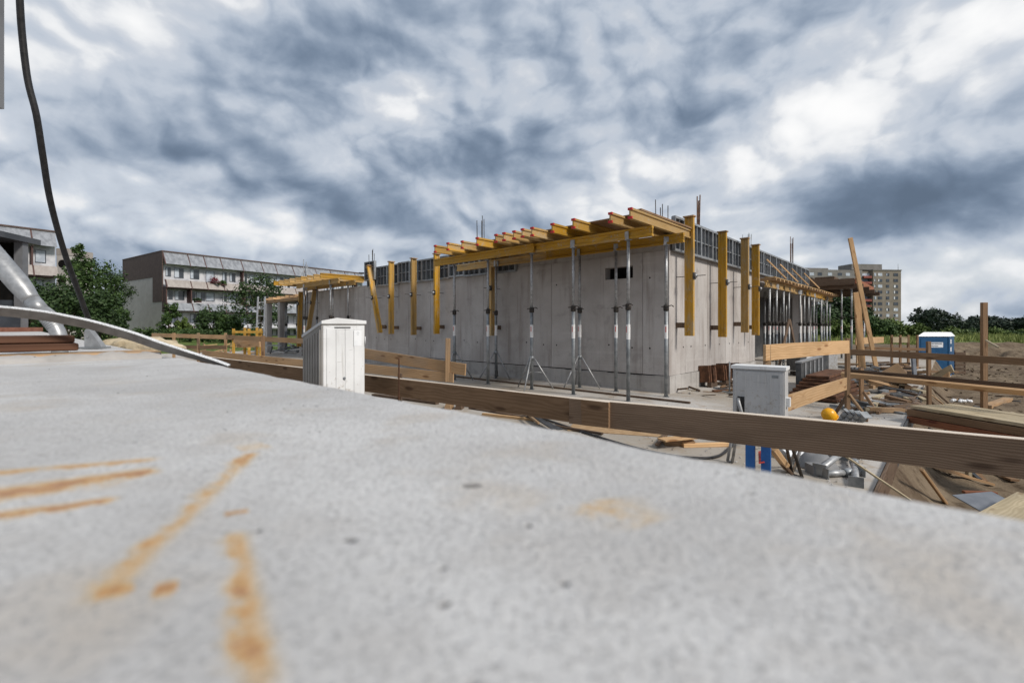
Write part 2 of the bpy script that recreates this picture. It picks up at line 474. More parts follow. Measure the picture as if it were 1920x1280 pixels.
MESH = {}
def chamfer_box(L, w, h, c=.004):
    key = ('cb', round(L, 3), round(w, 4), round(h, 4), c)
    if key not in MESH:
        bm = bmesh.new(); bmesh.ops.create_cube(bm, size=1.0)
        for v in bm.verts: v.co = V((v.co.x + .5) * L, v.co.y * w, v.co.z * h)
        if c: bmesh.ops.bevel(bm, geom=bm.edges[:], offset=c, segments=1, affect='EDGES')
        me = bpy.data.meshes.new('board'); bm.to_mesh(me); bm.free(); MESH[key] = me
    return MESH[key]
def bowed_box(L, w, h):
    """a long sawn board: a little bow, twist and uneven edges"""
    rg = random.Random(int(L * 1000) + int(h * 9000)); n = 14; ph = rg.uniform(0, 6); vs, fs = [], []
    bow, tw = rg.uniform(.004, .009), rg.uniform(-.05, .05)
    for i in range(n + 1):
        k = i / n; x = L * k
        dz = bow * math.sin(k * 3.1 + ph) - bow * math.sin(ph) * (1 - k) - bow * math.sin(3.1 + ph) * k
        dy = bow * .7 * math.sin(k * 4.3 + ph * 2); a = tw * (k - .5)
        for yy, zz in ((-1, -1), (-.86, -1.0), (.86, -1.0), (1, -1), (1, 1), (.86, 1.0), (-.86, 1.0), (-1, 1)):
            cz = .985 if abs(yy) == 1 else 1.0
            y_ = yy * w / 2; z_ = zz * cz * h / 2 * (1 + rg.uniform(-.008, .008))
            vs.append(V(x, y_ - z_ * a + dy, z_ + y_ * a + dz))
    for i in range(n):
        for k in range(8): fs.append((i * 8 + k, i * 8 + (k + 1) % 8, (i + 1) * 8 + (k + 1) % 8, (i + 1) * 8 + k))
    fs += [tuple(range(8))[::-1], tuple(n * 8 + k for k in range(8))]
    return MB().add(vs, fs).mesh('board')
def board(name, A, B, w, h, mat, parent=None, up=Z, c=.004):
    """a straight piece of timber or bar from A to B: w across, h along up"""
    A, B = Vector(A), Vector(B)
    if name in ('rail_board', 'rail') : me = bowed_box((B - A).length, w, h)
    else: me = chamfer_box((B - A).length, w, h, c)
    if me.materials and me.materials[0].name != mat: me = me.copy(); me.materials.clear()
    return link_mesh(name, me, mat, frame_along(A, B, up), parent)

def ibeam_mesh(L, d=.2, fw=.08, ft=.04, wt=.03):
    key = ('ib', round(L, 3))
    if key not in MESH:
        a, b2, h = fw / 2, wt / 2, d / 2
        out = [(-a, -h), (a, -h), (a, -h + ft), (b2, -h + ft + .012), (b2, h - ft - .012), (a, h - ft), (a, h), (-a, h), (-a, h - ft),
               (-b2, h - ft - .012), (-b2, -h + ft + .012), (-a, -h + ft)]
        MESH[key] = MB().prism(out, V(0, 0, 0), V(0, 1, 0), V(0, 0, 1), V(L, 0, 0)).mesh('ibeam')
    return MESH[key]
def ibeam(A, B, label, group, mat='beam_yellow', up=Z, red=(), name='timber_beam'):
    A, B = Vector(A), Vector(B); L = (B - A).length
    me = ibeam_mesh(L)
    if me.materials and me.materials[0].name != mat: me = me.copy(); me.materials.clear()
    M = frame_along(A, B, up)
    o = tag(link_mesh(name, me, mat, M), label, 'beam', group)
    for e in red:                                   # red plastic caps on the flange ends
        for sgn in (-1, 1):
            key = ('cap',)
            if key not in MESH: MESH[key] = MB().box(-.006, .03, -.042, .042, -.022, .022).mesh('cap')
            x = 0 if e == 0 else L
            R = Matrix.Rotation(0 if e == 0 else math.pi, 4, 'Z')
            link_mesh('end_cap', MESH[key], 'red_plastic', M @ Matrix.Translation((x, 0, sgn * .08)) @ R, o)
    return o

# building axes: u1 runs back along the long shaded wall, u2 back along the short bright wall
AN = RAD(43.2)
u1 = V(-math.cos(AN), math.sin(AN), 0); u2 = V(math.sin(AN), math.cos(AN), 0)
C0 = V(3.5, 10.4, 0)
def Bd(s, t, z=0.0): return C0 + u1 * s + u2 * t + Z * z
def s_at(px, t):
    r = (px - 960) / F; b = Bd(0, t)
    return (b.x - r * b.y) / (-u1.x + r * u1.y)
def t_at(px, s):
    r = (px - 960) / F; b = Bd(s, 0)
    return (r * b.y - b.x) / (u2.x - r * u2.y)
BM = Matrix(((-u1.x, u2.x, 0, C0.x), (-u1.y, u2.y, 0, C0.y), (0, 0, 1, 0), (0, 0, 0, 1)))   # local (-s, t, z)
def bbox_(mb, s0, s1, t0, t1, z0, z1): return mb.box(-s1, -s0, t0, t1, z0, z1, BM)

# ------------------------------------------------------------------ ground
def slab_s(x, y):  return (V(x, y, 0) - C0).dot(u1)
def slab_t(x, y):  return (V(x, y, 0) - C0).dot(u2)
def sst(a, b, x):
    k = max(0.0, min(1.0, (x - a) / (b - a))); return k * k * (3 - 2 * k)
def ground_z(x, y):
    s, t = slab_s(x, y), slab_t(x, y)
    z = -.08
    right = sst(-3.9, -4.6, s)                       # the dug-out strip to the right of the floor slab
    pit = -.75 - .3 * sst(9, 20, y)
    q = Vector((x * .55, y * .55, 0))
    n = mnoise.fractal(q, 1.0, 2.0, 4)
    n2 = mnoise.fractal(Vector((x * 2.1, y * 2.1, 3.3)), .9, 2.1, 4)
    pit += .10 * n + .07 * n2
    rise = sst(31, 40, y + .18 * (x - 25) + 2.0 * n)
    top = .18 + .20 * n + .05 * n2
    zr = pit * (1 - rise) + top * rise
    z = z * (1 - right) + zr * right
    if y > 26:
        k = sst(26, 40, y)
        z = z * (1 - k) + (zr if right > .5 else .05 + .1 * n) * k
    far = sst(140, 200, abs(x) + y)
    return z * (1 - far) + .1 * far
def axis(fine0, fine1, step, lo, hi):
    a = [fine0 + i * step for i in range(int((fine1 - fine0) / step) + 1)]
    d = step; x = a[-1]
    while x < hi: d *= 1.16; x += d; a.append(x)
    d = step; x = a[0]
    while x > lo: d *= 1.16; x -= d; a.insert(0, x)
    return a
xs = axis(3.0, 34.0, .17, -2500, 2500); ys = axis(2.0, 44.0, .17, -300, 3000)
gv = [(x, y, ground_z(x, y)) for y in ys for x in xs]; nx = len(xs)
gf = [(j * nx + i, j * nx + i + 1, (j + 1) * nx + i + 1, (j + 1) * nx + i) for j in range(len(ys) - 1) for i in range(nx - 1)]
me = bpy.data.meshes.new('ground'); me.from_pydata(gv, [], gf)
me.polygons.foreach_set('use_smooth', [True] * len(gf))
at = me.attributes.new('grass', 'FLOAT', 'POINT')
def grass_amount(x, y):
    n = mnoise.fractal(Vector((x * .3, y * .3, 9.0)), 1, 2, 3)
    g = sst(37.5, 41.5, y + .18 * (x - 25) + 3 * n) if x > 4 else sst(24, 27, y + 2 * n)
    if x < -14: g = max(g, sst(13, 16, y + n))
    return g
at.data.foreach_set('value', [grass_amount(p[0], p[1]) for p in gv])
m, nt, b = newmat('soil', .95, .12)
v = coords(nt)
a = noise(v, .55, 6, .6); f = noise(v, 4.5, 6, .7); d = noise(v, 30, 4, .7)
c = mix(a.step(.35, .65), (.12, .088, .060), (.21, .163, .112))
c = mix(f.step(.48, .66) * .85, c, (.075, .052, .034))
c = mix(d.step(.55, .75) * .5, c, (.38, .31, .22))
rut = noise(mapping(v, (.35, 2.2, 1), (0, 0, 0), (0, 0, .75)), 1.3, 5, .6)
c = mix(rut.step(.50, .66) * .6, c, (.10, .072, .048))
at_n = nt.nodes.new('ShaderNodeAttribute'); at_n.attribute_name = 'grass'; g = S(nt, at_n.outputs['Fac'])
gc = mix(noise(v, .8, 5, .6).step(.35, .65), (.055, .095, .022), (.135, .17, .05))
c = mix((g + (f - .5) * .6).step(.35, .65), c, gc)
setc(nt, b, c); bump(nt, b, f * .6 + d * .4, .8, .05)
me.materials.append(m)
ground = bpy.data.objects.new('ground', me); COL.objects.link(ground); WM['ground'] = Matrix.Identity(4)
tag(ground, 'bare brown soil rising to a grassy field', kind='structure')

# dusty concrete floor slab the building stands on
m, nt, b = newmat('floor_slab', .9, .2)
v = coords(nt)
a = noise(v, .35, 6, .62, .5); f = noise(v, 3.2, 7, .68); d = noise(v, 36, 4, .7)
c = mix(a.step(.38, .62), (.33, .295, .25), (.47, .45, .425))
c = mix(f.step(.52, .68) * .6, c, (.31, .235, .16))
dirt = noise(mapping(v, (1, 1, 1), (4, 9, 0)), .8, 7, .7)
c = mix(dirt.step(.54, .68) * .65, c, (.21, .145, .09))
c = mix(1.0, c, mix(d, (.82, .82, .82), (1.15, 1.15, 1.15)), 'MULTIPLY')
setc(nt, b, c); bump(nt, b, f * .5 + d * .5, .4, .012)
mb = MB(); bbox_(mb, -4.06, 27, -9.0, 22, -.35, 0)
fl = build(mb, 'floor', 'floor_slab', M=BM); tag(fl, 'dusty pale concrete floor slab around the unfinished building', kind='structure')

# ------------------------------------------------------------------ the slab in the foreground (top 12 cm under the lens)
SZ = CAMZ - .12
def FG(a, b2, z=SZ): return V(0, 0, z) + u1 * a + u2 * b2
A1, B1_ = 2.19, .437
def slab_mat():
    m, nt, b = newmat('near_concrete', .88, .25)
    v = coords(nt)
    big = noise(v, 2.2, 6, .62, .5); mid = noise(v, 14, 6, .66, .4); blob = noise(v, 70, 5, .62, .3); fine = noise(v, 260, 4, .7)
    c = mix(big.step(.3, .7), (.46, .452, .445), (.635, .63, .622))
    c = mix(mid.step(.48, .66) * .40, c, (.46, .44, .42))
    warm = noise(mapping(v, (1, 1, 1), (3, 8, 1)), 5.5, 5, .6)
    c = mix(warm.step(.52, .68) * .55, c, (.48, .42, .35))
    c = mix(blob.step(.55, .70) * .38, c, (.40, .39, .385))
    c = mix(fine.step(.49, .62) * .75, c, (.32, .315, .31))
    grit = noise(v, 620, 3, .7)
    c = mix(grit.step(.55, .70) * .45, c, (.30, .295, .29))
    pit = voro(vadd(v, mapping(noise(v, 30, 3, out='Color'), (.03, .03, .03))), 42.0)
    pm = pit.step(.12, .05) * noise(v, 9, 3).step(.46, .58)
    c = mix(pm * .8, c, (.17, .165, .16))
    nz = noise(v, 22, 5, .68); nz2 = noise(v, 75, 4, .7)
    x, y, z = sepx(v)
    rust = None
    def streak(p0, p1, w0, w1, amt, hard=1.0):
        nonlocal rust
        a0, b0 = PG(*p0, SZ), PG(*p1, SZ)
        d = b0 - a0; L = d.length; ex, ey = d.x / L, d.y / L
        X = (x - a0.x) * ex + (y - a0.y) * ey + (nz - .5) * .02
        Yp = (y - a0.y) * ex - (x - a0.x) * ey + ((nz - .5) * .9 + (nz2 - .5) * .8) * (w0 + w1)
        t = X / L
        wd = (t * (w1 - w0) + w0).op('MAXIMUM', .0008)
        q = Yp / wd
        g = ((q * q * -1.0).op('EXPONENT') + (q * q * -.16).op('EXPONENT') * .22) * t.step(-.10, .08) * t.step(1.14, .90) * amt
        g = g * (nz2 * 1.5 + nz * .9 + grit * .8 - .85)
        rust = g if rust is None else rust.op('MAXIMUM', g)
    streak((468, 852), (180, 1118), .0075, .0105, .66)
    streak((470, 850), (440, 878), .0080, .0080, .9)
    streak((240, 1102), (175, 1116), .0080, .0070, .85)
    streak((325, 1102), (275, 1114), .0065, .0065, .95)
    streak((445, 1000), (486, 1300), .0065, .0080, .74)
    streak((458, 1200), (490, 1222), .0075, .0070, .9)
    streak((440, 1105), (470, 1108), .0030, .0030, 1.2)
    streak((425, 963), (468, 956), .0032, .0032, 1.3)
    streak((-60, 891), (290, 861), .0095, .0075, .85)
    streak((-60, 935), (292, 881), .0200, .0120, 1.05)
    streak((200, 893), (292, 881), .0075, .0070, 1.15)
    streak((-60, 975), (208, 937), .0095, .0070, 1.1)
    streak((445, 842), (500, 832), .025, .025, .45)
    streak((1130, 935), (1215, 985), .022, .024, .52)
    streak((940, 930), (1010, 945), .03, .03, .22)
    rc = ramp(rust.clamp(), [(.0, (.60, .50, .34)), (.40, (.62, .385, .10)), (.75, (.56, .275, .035)), (1., (.38, .15, .025))])
    c = mix(rust.step(.06, .90) * .76, c, rc)
    # one deep bug hole
    ph = PG(885, 910, SZ)
    px_ = (x - ph.x + (nz - .5) * .012) * 110.0; py_ = (y - ph.y + (nz2 - .5) * .008) * 230.0
    hole = (px_ * px_ + py_ * py_).step(1.0, .5)
    c = mix(hole * .8, c, (.16, .15, .14))
    setc(nt, b, c)
    bump(nt, b, mid * .25 + blob * .40 + fine * .35 + grit * .2 - pm * .8 - hole * .8, .9, .006)
slab_mat()
def near_slab(name, a0, a1, b0, b1, thick, label):
    rng = random.Random(3)
    top = []
    def edge(p, q, step, j):
        n = max(2, int((q - p).length / step)); r = []
        for i in range(n):
            t = i / n; pt = p.lerp(q, t)
            nn = mnoise.noise(pt * 9.0) * .007 + mnoise.noise(pt * 40.0) * .003
            r.append((pt, nn * j))
        return r
    corners = [FG(a0, b0), FG(a1, b0), FG(a1, b1), FG(a0, b1)]
    ring = []
    for i in range(4):
        p, q = corners[i], corners[(i + 1) % 4]
        out = Z.cross((q - p).normalized())
        fine = i in (1, 2)
        for pt, nn in edge(p, q, .018 if fine else .5, 1 if fine else 0): ring.append((pt + out * nn, out))
    n = len(ring); vs, fs = [], []
    prof = [(-.012, 0.0), (-.003, -.003), (0, -.012), (.001, -thick)]
    for off, dz in prof:
        for pt, out in ring: vs.append(pt + out * off + Z * dz)
    fs.append(tuple(range(n)))
    for k in range(len(prof) - 1):
        for i in range(n):
            j = (i + 1) % n; fs.append((k * n + i, k * n + j, (k + 1) * n + j, (k + 1) * n + i))
    mb = MB().add(vs, fs)
    return tag(build(mb, name, 'near_concrete', M=Matrix.Identity(4)), label, kind='structure')
near_slab('slab', -4.0, A1, -2.6, B1_, .22, 'pale rough concrete slab streaked with orange rust')
near_slab('slab', A1 + .03, 16.0, -6.0, B1_ - .02, .22, 'second pale concrete slab beyond the joint')
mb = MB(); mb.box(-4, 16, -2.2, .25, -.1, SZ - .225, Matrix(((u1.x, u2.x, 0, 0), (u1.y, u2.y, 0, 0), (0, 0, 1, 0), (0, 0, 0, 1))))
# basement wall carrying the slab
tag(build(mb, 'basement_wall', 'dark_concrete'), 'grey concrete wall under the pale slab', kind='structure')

# ------------------------------------------------------------------ the unfinished concrete building
WH = 3.21
bld = thing('concrete_building', 'unfinished grey concrete building with bare walls and an open side full of props', 'building', M=BM)
mb = MB()
VS0, VS1, VZ0, VZ1 = .88, 1.64, 2.65, 2.94
# long wall core with the vent opening left free
for s0, s1, z0, z1 in ((0, VS0, .40, WH), (VS1, 19, .40, WH), (VS0, VS1, .40, VZ0), (VS0, VS1, VZ1, WH), (0, 5.3, WH, 3.5)):
    bbox_(mb, s0, s1, .012, .25, z0, z1)
build(mb, 'wall', 'wall_concrete', bld)
seams = [0, .63, 3.33, 6.03, 7.38, 8.73, 10.08, 11.43, 12.78, 14.13, 15.48, 16.83, 18.18, 19]
for i in range(len(seams) - 1):
    a0, a1 = seams[i] + (.006 if i else 0), seams[i + 1] - .006
    mb = MB()
    if a0 < VS0 < a1:
        for s0, s1, z0, z1 in ((a0, VS0, .40, WH), (VS1, a1, .40, WH), (VS0, VS1, .40, VZ0), (VS0, VS1, VZ1, WH)):
            bbox_(mb, s0, s1, random.uniform(-.003, 0), .0115, z0, z1)
    else: bbox_(mb, a0, a1, random.uniform(-.004, .002), .0115, .40, WH)
    M = BM @ Matrix.Translation((-(a0 + a1) / 2, 0, .4))
    build(mb, 'wall_panel', 'wall_concrete', bld, M)
mb = MB(); bbox_(mb, VS0 - .02, VS1 + .02, .24, .26, VZ0 - .02, VZ1 + .02); build(mb, 'vent_back', 'black_void', bld)
mb = MB()
for k in range(60):      # rough foot of the wall, poured first
    s0 = k * 19 / 60; o = -.018 - random.random() * .012
    bbox_(mb, s0, s0 + 19 / 60, o, .25, 0, .378 + random.uniform(-.012, .008))
build(mb, 'wall_base', 'kicker_concrete', bld)
mb = MB(); bbox_(mb, 0, .25, .252, 6.3, .40, WH); build(mb, 'wall', 'wall_concrete', bld)
tse = [0, .9, 2.25, 3.6, 4.5, 5.4, 6.3]
for i in range(len(tse) - 1):
    mb = MB(); bbox_(mb, -random.uniform(.009, .013), -.0005, tse[i] + (.004 if i else -.002), tse[i + 1] - .004, .40, WH)
    build(mb, 'wall_panel', 'wall_concrete', bld, BM @ Matrix.Translation((0, (tse[i] + tse[i + 1]) / 2, .4)))
mb = MB()
for k in range(20):
    t0 = .252 + k * 6.05 / 20; bbox_(mb, -.03 - random.random() * .012, .25, t0, t0 + 6.05 / 20, 0, .393 + random.uniform(-.006, .004))
bbox_(mb, -.035, -.0005, -.02, .251, 0, .393)
build(mb, 'wall_base', 'kicker_concrete', bld)
# roof slab, far walls, columns of the open side
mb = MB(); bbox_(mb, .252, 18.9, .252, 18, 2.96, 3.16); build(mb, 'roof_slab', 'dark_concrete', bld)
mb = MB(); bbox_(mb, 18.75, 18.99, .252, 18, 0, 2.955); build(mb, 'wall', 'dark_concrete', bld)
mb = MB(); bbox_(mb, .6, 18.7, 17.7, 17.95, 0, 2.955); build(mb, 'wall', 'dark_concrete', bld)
mb = MB(); bbox_(mb, 2.3, 2.45, .26, 17.69, 0, 2.955); build(mb, 'wall', 'form_face', bld)  # added partition; its near-black colour stands in for deep shade in the bay
mb = MB(); bbox_(mb, 0, .25, 6.302, 13.6, 2.98, WH); build(mb, 'lintel', 'wall_concrete', bld)
t = t_at(1497, .1)
for tc in (t,):
    mb = MB(); bbox_(mb, .02, .26, tc - .28, tc + .28, 0, 2.955); build(mb, 'column', 'wall_concrete', bld)
# tie holes
key = MB().lathe([(0, .019), (.004, .019), (.004, .012), (.0015, .010)], V(0, 0, 0), 12, V(0, -1, 0)).mesh('tie')
for s_ in (.63, 3.33, 6.03, 8.73, 11.43, 14.13):
    for ds, zz in ((-.18, 1.0), (-.18, 2.62), (.27, 1.0), (.9, 1.05)):
        link_mesh('tie_hole', key, 'black_void', BM @ Matrix.Translation((-(s_ + ds), -.004, zz)), bld)
for t_ in (.75, 1.2, 2.1, 3.1, 3.9, 4.7, 5.6):
    for zz in (1.02,):
        link_mesh('tie_hole', key, 'black_void', BM @ Matrix.Translation((.013, t_, zz)) @ Matrix.Rotation(RAD(90), 4, 'Z'), bld)

# ------------------------------------------------------------------ steel formwork panels along the wall heads
def form_panel(W=.75, H=.78, D=.10):
    r = thing('formwork_panel', '', 'formwork')
    def part(n, mb, m): return build(mb, n, m, r, Matrix.Identity(4))
    part('face_sheet', MB().box(.01, W - .01, D - .02, D, .01, H - .01), 'form_face')
    for z0 in (0, H - .05): part('rail', MB().box(0, W, 0, D - .021, z0, z0 + .05), 'form_steel')
    for x0 in (0, W - .035): part('stile', MB().box(x0, x0 + .035, .002, D - .022, .0505, H - .0505), 'form_steel')
    for x0 in (W / 3 - .012, 2 * W / 3 - .012): part('rib', MB().box(x0, x0 + .022, .012, D - .022, .0505, H - .0505), 'form_steel')
    part('cross_rib', MB().box(.0355, W - .0355, .03, D - .0225, H * .47, H * .47 + .025), 'form_steel')
    return r
ORD = 'first second third fourth fifth sixth seventh eighth ninth tenth eleventh twelfth thirteenth fourteenth fifteenth sixteenth seventeenth eighteenth nineteenth twentieth twenty-first twenty-second twenty-third twenty-fourth twenty-fifth twenty-sixth twenty-seventh twenty-eighth'.split()
proto = form_panel()
def copy_tree(o, M, parent=None):
    c = o.copy(); COL.objects.link(c); WM[c.name] = M
    if parent is None: c.parent = None; c.matrix_basis = M
    for ch in list(o.children):
        L = WM[o.name].inverted() @ WM[ch.name]
        d = ch.copy(); COL.objects.link(d); d.parent = c; d.matrix_parent_inverse = Matrix.Identity(4); d.matrix_basis = L; WM[d.name] = M @ L
        for g in list(ch.children):
            L2 = WM[ch.name].inverted() @ WM[g.name]
            e = g.copy(); COL.objects.link(e); e.parent = d; e.matrix_parent_inverse = Matrix.Identity(4); e.matrix_basis = L2; WM[e.name] = M @ L @ L2
    return c
def place(root, M, label, group=None, used={}):
    """the first placing moves the prototype itself, later ones copy it"""
    if root.name in used: o = copy_tree(root, M)
    else:
        used[root.name] = 1; o = root
        old = WM[root.name]
        for ch in list(root.children):
            L = old.inverted() @ WM[ch.name]; WM[ch.name] = M @ L
            for g in list(ch.children): WM[g.name] = M @ (old.inverted() @ WM[g.name])
        o.matrix_basis = M; WM[o.name] = M
    o['label'] = label
    if group: o['group'] = group
    return o
def Ms(s, t, z, facing):
    """matrix on a wall: facing 'L' = long wall (local -Y outwards along -u2), 'R' = short wall (outwards along -u1)"""
    if facing == 'L': return BM @ Matrix.Translation((-s, t, z))
    return BM @ Matrix.Translation((-s, t, z)) @ Matrix.Rotation(RAD(90), 4, 'Z')
for k in range(6, 17):
    s0 = .05 + k * .755
    zz = 3.10 if k % 4 != 1 else 3.13
    place(proto, Ms(s0 + .75, -.115, zz, 'L'), ORD[k - 6] + ' steel formwork panel on the long wall, counted from the main deck', 'formwork panels on the long wall')
for k in range(18):
    place(proto, Ms(-.130, .06 + k * .755, 3.19, 'R'), ORD[k] + ' steel formwork panel on the bright wall, counted from its corner', 'formwork panels on the short wall')
place(proto, Ms(12.55 + .3, -.25, 3.62, 'L') @ Matrix.Rotation(RAD(90), 4, 'Y') @ Matrix.Translation((-.5, 0, 0)), 'upright steel formwork panel at the end of the panel row, beside the leaning yellow beam')

# ------------------------------------------------------------------ yellow beams hung on the walls
def hung_beam(Atop, Abot, outw, label, mat, rod_z=2.63, side=None):
    o = ibeam(Abot, Atop, label, 'upright yellow beams bolted to the walls' if side is None else side, mat, up=outw, name='wall_beam')
    M = WM[o.name]; L = (Atop - Abot).length
    d = (Atop - Abot).normalized()
    k = (rod_z - Abot.z) / d.z; p = Abot + d * k
    pl = MB().bar(p + outw * .101, p + outw * .118, .15, .15, d); build(pl, 'anchor_plate', 'dark_steel', o)
    build(MB().lathe([(0, .045), (.03, .05), (.05, .035), (.06, .02)], p + outw * .119, 10, outw), 'wing_nut', 'galv', o)
    build(MB().tube([p - outw * .32, p + outw * .36], .009, 6), 'tie_rod', 'dark_steel', o)
    q = Abot + d * .24
    build(MB().bar(q - outw * .305, q - outw * .101, .10, .12, d), 'spacer_block', 'wood_dark', o)
    build(MB().bar(Atop + d * .001, Atop + d * .03, .16, .24, outw), 'head_piece', 'wood_tan', o)
    return o
for px, z0, z1, mt, lb in ((734, 1.22, 3.92, 'beam_yellow', 'upright yellow timber beam on the long wall, next to the leaning one'),
                           (776, 1.20, 3.90, 'beam_worn', 'weathered upright timber beam on the long wall, between two yellower ones'),
                           (819, 1.25, 3.92, 'beam_yellow', 'upright yellow timber beam on the long wall below the end of the joist deck'),
                           (924, 1.23, 3.70, 'beam_worn', 'shaded upright timber beam on the long wall under the joist deck')):
    s = s_at(px, -.3); hung_beam(Bd(s, -.31, z1), Bd(s, -.31, z0), -u2, lb, mt)
hung_beam(Bd(12.35, -.31, 3.90), Bd(s_at(713, -.3), -.31, 1.26), -u2, 'leaning yellow timber beam at the far end of the panel row', 'beam_yellow')
for px, z0, z1, mt, lb in ((1292, 1.29, 3.95, 'beam_yellow', 'upright yellow timber beam on the bright wall, nearest the wall corner'),
                           (1354, 1.23, 3.92, 'beam_yellow', 'upright yellow timber beam in the middle of the bright wall'),
                           (1396, 1.33, 4.0, 'beam_worn', 'grey-green weathered upright beam on the bright wall'),
                           (1416, 1.24, 3.94, 'beam_yellow', 'upright yellow timber beam at the edge of the open side')):
    t = t_at(px, -.3); hung_beam(Bd(-.31, t, z1), Bd(-.31, t, z0), -u1, lb, mt)
    if px in (1354, 1396, 1416):
        for zz in (1.9, 2.45, 2.8):
            pass

# ------------------------------------------------------------------ steel props
def prop_mesh(H, tripod, old=False, head=True):
    r = thing('steel_prop', '', 'prop')
    I = Matrix.Identity(4)
    zc = 1.90 if H > 3 else H * .58
    build(MB().box(-.06, .06, -.06, .06, 0, .008), 'base_plate', 'galv_dull', r, I)
    tb = build(MB().tube([V(0, 0, .008), V(0, 0, zc)], .040, 12), 'outer_tube', 'galv_dull', r, I)
    mb = MB().tube([V(0, 0, zc + .001), V(0, 0, H - .012)], .033, 12); it = build(mb, 'inner_tube', 'galv', r, I)
    mb = MB()
    for k in range(int((H - zc - .2) / .1)):
        mb.lathe([(0, .007), (.0012, .007)], V(0, -.0327, zc + .15 + k * .1), 6, V(0, -1, 0))
    build(mb, 'pin_holes', 'black_void', it, I)['kind'] = 'stuff'
    build(MB().lathe([(-.07, .046), (-.06, .058), (.04, .058), (.06, .044)], V(0, 0, zc), 14), 'collar', 'dark_steel', r, I)
    build(MB().tube([V(-.10, -.05, zc + .02), V(.02, -.052, zc + .03), V(.11, -.045, zc + .05), V(.15, -.03, zc + .02)], .012, 6), 'handle', 'dark_steel', r, I)
    if head:
        build(MB().box(-.06, .06, -.05, .05, H - .0115, H), 'head_plate', 'galv', r, I)
        for y in (-.049, .045): build(MB().box(-.05, .05, y, y + .004, H + .0005, H + .16), 'fork', 'galv', r, I)
    st = build(MB().tube([V(0, 0, 1.24), V(0, 0, 1.54)], .0407, 14, caps=False), 'sticker', 'sticker', r, I)
    mb = MB()
    for a0 in (-2.0,):
        pts = []
        for k in range(4):
            an = a0 + k * .16; pts.append((math.cos(an) * .0413, math.sin(an) * .0413))
        for k in range(3):
            p, q = pts[k], pts[k + 1]
            mb.add([V(p[0], p[1], 1.38), V(q[0], q[1], 1.38), V(q[0], q[1], 1.50), V(p[0], p[1], 1.50)], [(0, 1, 2, 3)])
    build(mb, 'sticker_print', 'sticker_red', st, I)['kind'] = 'stuff'
    if tripod:
        build(MB().lathe([(0, .052), (.10, .052)], V(0, 0, .70), 12), 'tripod_clamp', 'galv_dull', r, I)
        for an in (20, 145, 265):
            a = RAD(an); d = V(math.cos(a), math.sin(a), 0)
            build(MB().tube([d * .04 + Z * .78, d * .52 + Z * .01], .017, 8), 'tripod_leg', 'galv', r, I)
            build(MB().tube([d * .03 + Z * .42, d * .27 + Z * .40], .007, 6), 'tripod_stay', 'galv', r, I)
    return r
PH = 3.245
p_plain = prop_mesh(PH, False); p_tri = prop_mesh(PH, True); p_short = prop_mesh(2.75, False)
def prop(kind, p, label, group=None, rz=0.0):
    return place(kind, Matrix.Translation(p) @ Matrix.Rotation(rz - AN, 4, 'Z'), label, group)
TF, TB = -1.55, -.48
for px, kind, lb in ((1178, p_plain, 'plain steel prop with a red and white sticker, front row, nearest the wall corner'),
                     (1075, p_plain, 'plain steel prop of the front row standing before a tripod prop'),
                     (997, p_tri, 'steel prop on a spread tripod in the middle of the front row'),
                     (915, p_plain, 'plain steel prop of the front row before the shaded wall beam'),
                     (852, p_tri, 'steel prop on a tripod at the far end of the joist deck')):
    prop(kind, Bd(s_at(px, TF), TF), lb, 'props under the main joist deck', random.uniform(-.5, .5))
for px, kind, lb in ((1249, p_plain, 'plain steel prop standing right at the wall corner'),
                     (1155, p_plain, 'old steel prop close to the wall below the dark vent'),
                     (1087, p_tri, 'steel prop on a tripod in the back row near the middle of the wall'),
                     (930, p_tri, 'steel prop on a tripod beside the shaded wall beam')):
    prop(kind, Bd(s_at(px, TB), TB), lb, 'props under the main joist deck', random.uniform(-.5, .5))

# ------------------------------------------------------------------ main joist deck
ZP, ZS = 3.35, 3.57       # axis heights of the bearers and the joists
def bearer(s0, s1, t, mat, lb, group='bearers of the main joist deck', z=ZP): ibeam(Bd(s0, t, z), Bd(s1, t, z), lb, group, mat)
bearer(-.39, 2.75, TF, 'beam_yellow', 'yellow bearer beam on the front props, reaching past the wall corner')
bearer(2.55, 6.35, TF - .085, 'beam_yellow', 'yellow bearer beam on the front props, far half of the deck')
bearer(-.55, 3.1, TB, 'beam_yellow', 'yellow bearer beam close above the wall, with its end past the corner')
bearer(2.9, 6.8, TB + .085, 'beam_worn', 'worn bearer beam close above the wall, far half of the deck')
TE = -2.30
def s_joist(px):
    r = (px - 960) / F; b = Bd(0, TE); return (b.x - r * b.y) / (-u1.x + r * u1.y)
jp = [809, 833, 855, 886, 919, 935, 953, 971, 987, 1025, 1067, 1133]
for i, px in enumerate(jp):
    s = s_joist(px + 8); dt = random.uniform(-.06, .06)
    ibeam(Bd(s, TE + dt, ZS + .0), Bd(s + random.uniform(-.03, .03), TE + 2.65 + dt, ZS), ORD[12 - i] + ' red-capped joist of the main deck, counted from the wall corner', 'joists of the main deck',
          'beam_yellow' if i in (0, 1, 3, 9, 10) else 'beam_worn', red=(0,), name='deck_joist')
ibeam(Bd(s_joist(1181), TE, ZS), Bd(s_joist(1181), TE + 2.65, ZS), 'timber joist with red end caps at the deck edge over the wall corner', 'joists of the main deck', 'beam_worn', red=(0,), name='deck_joist')
smax = s_joist(820)
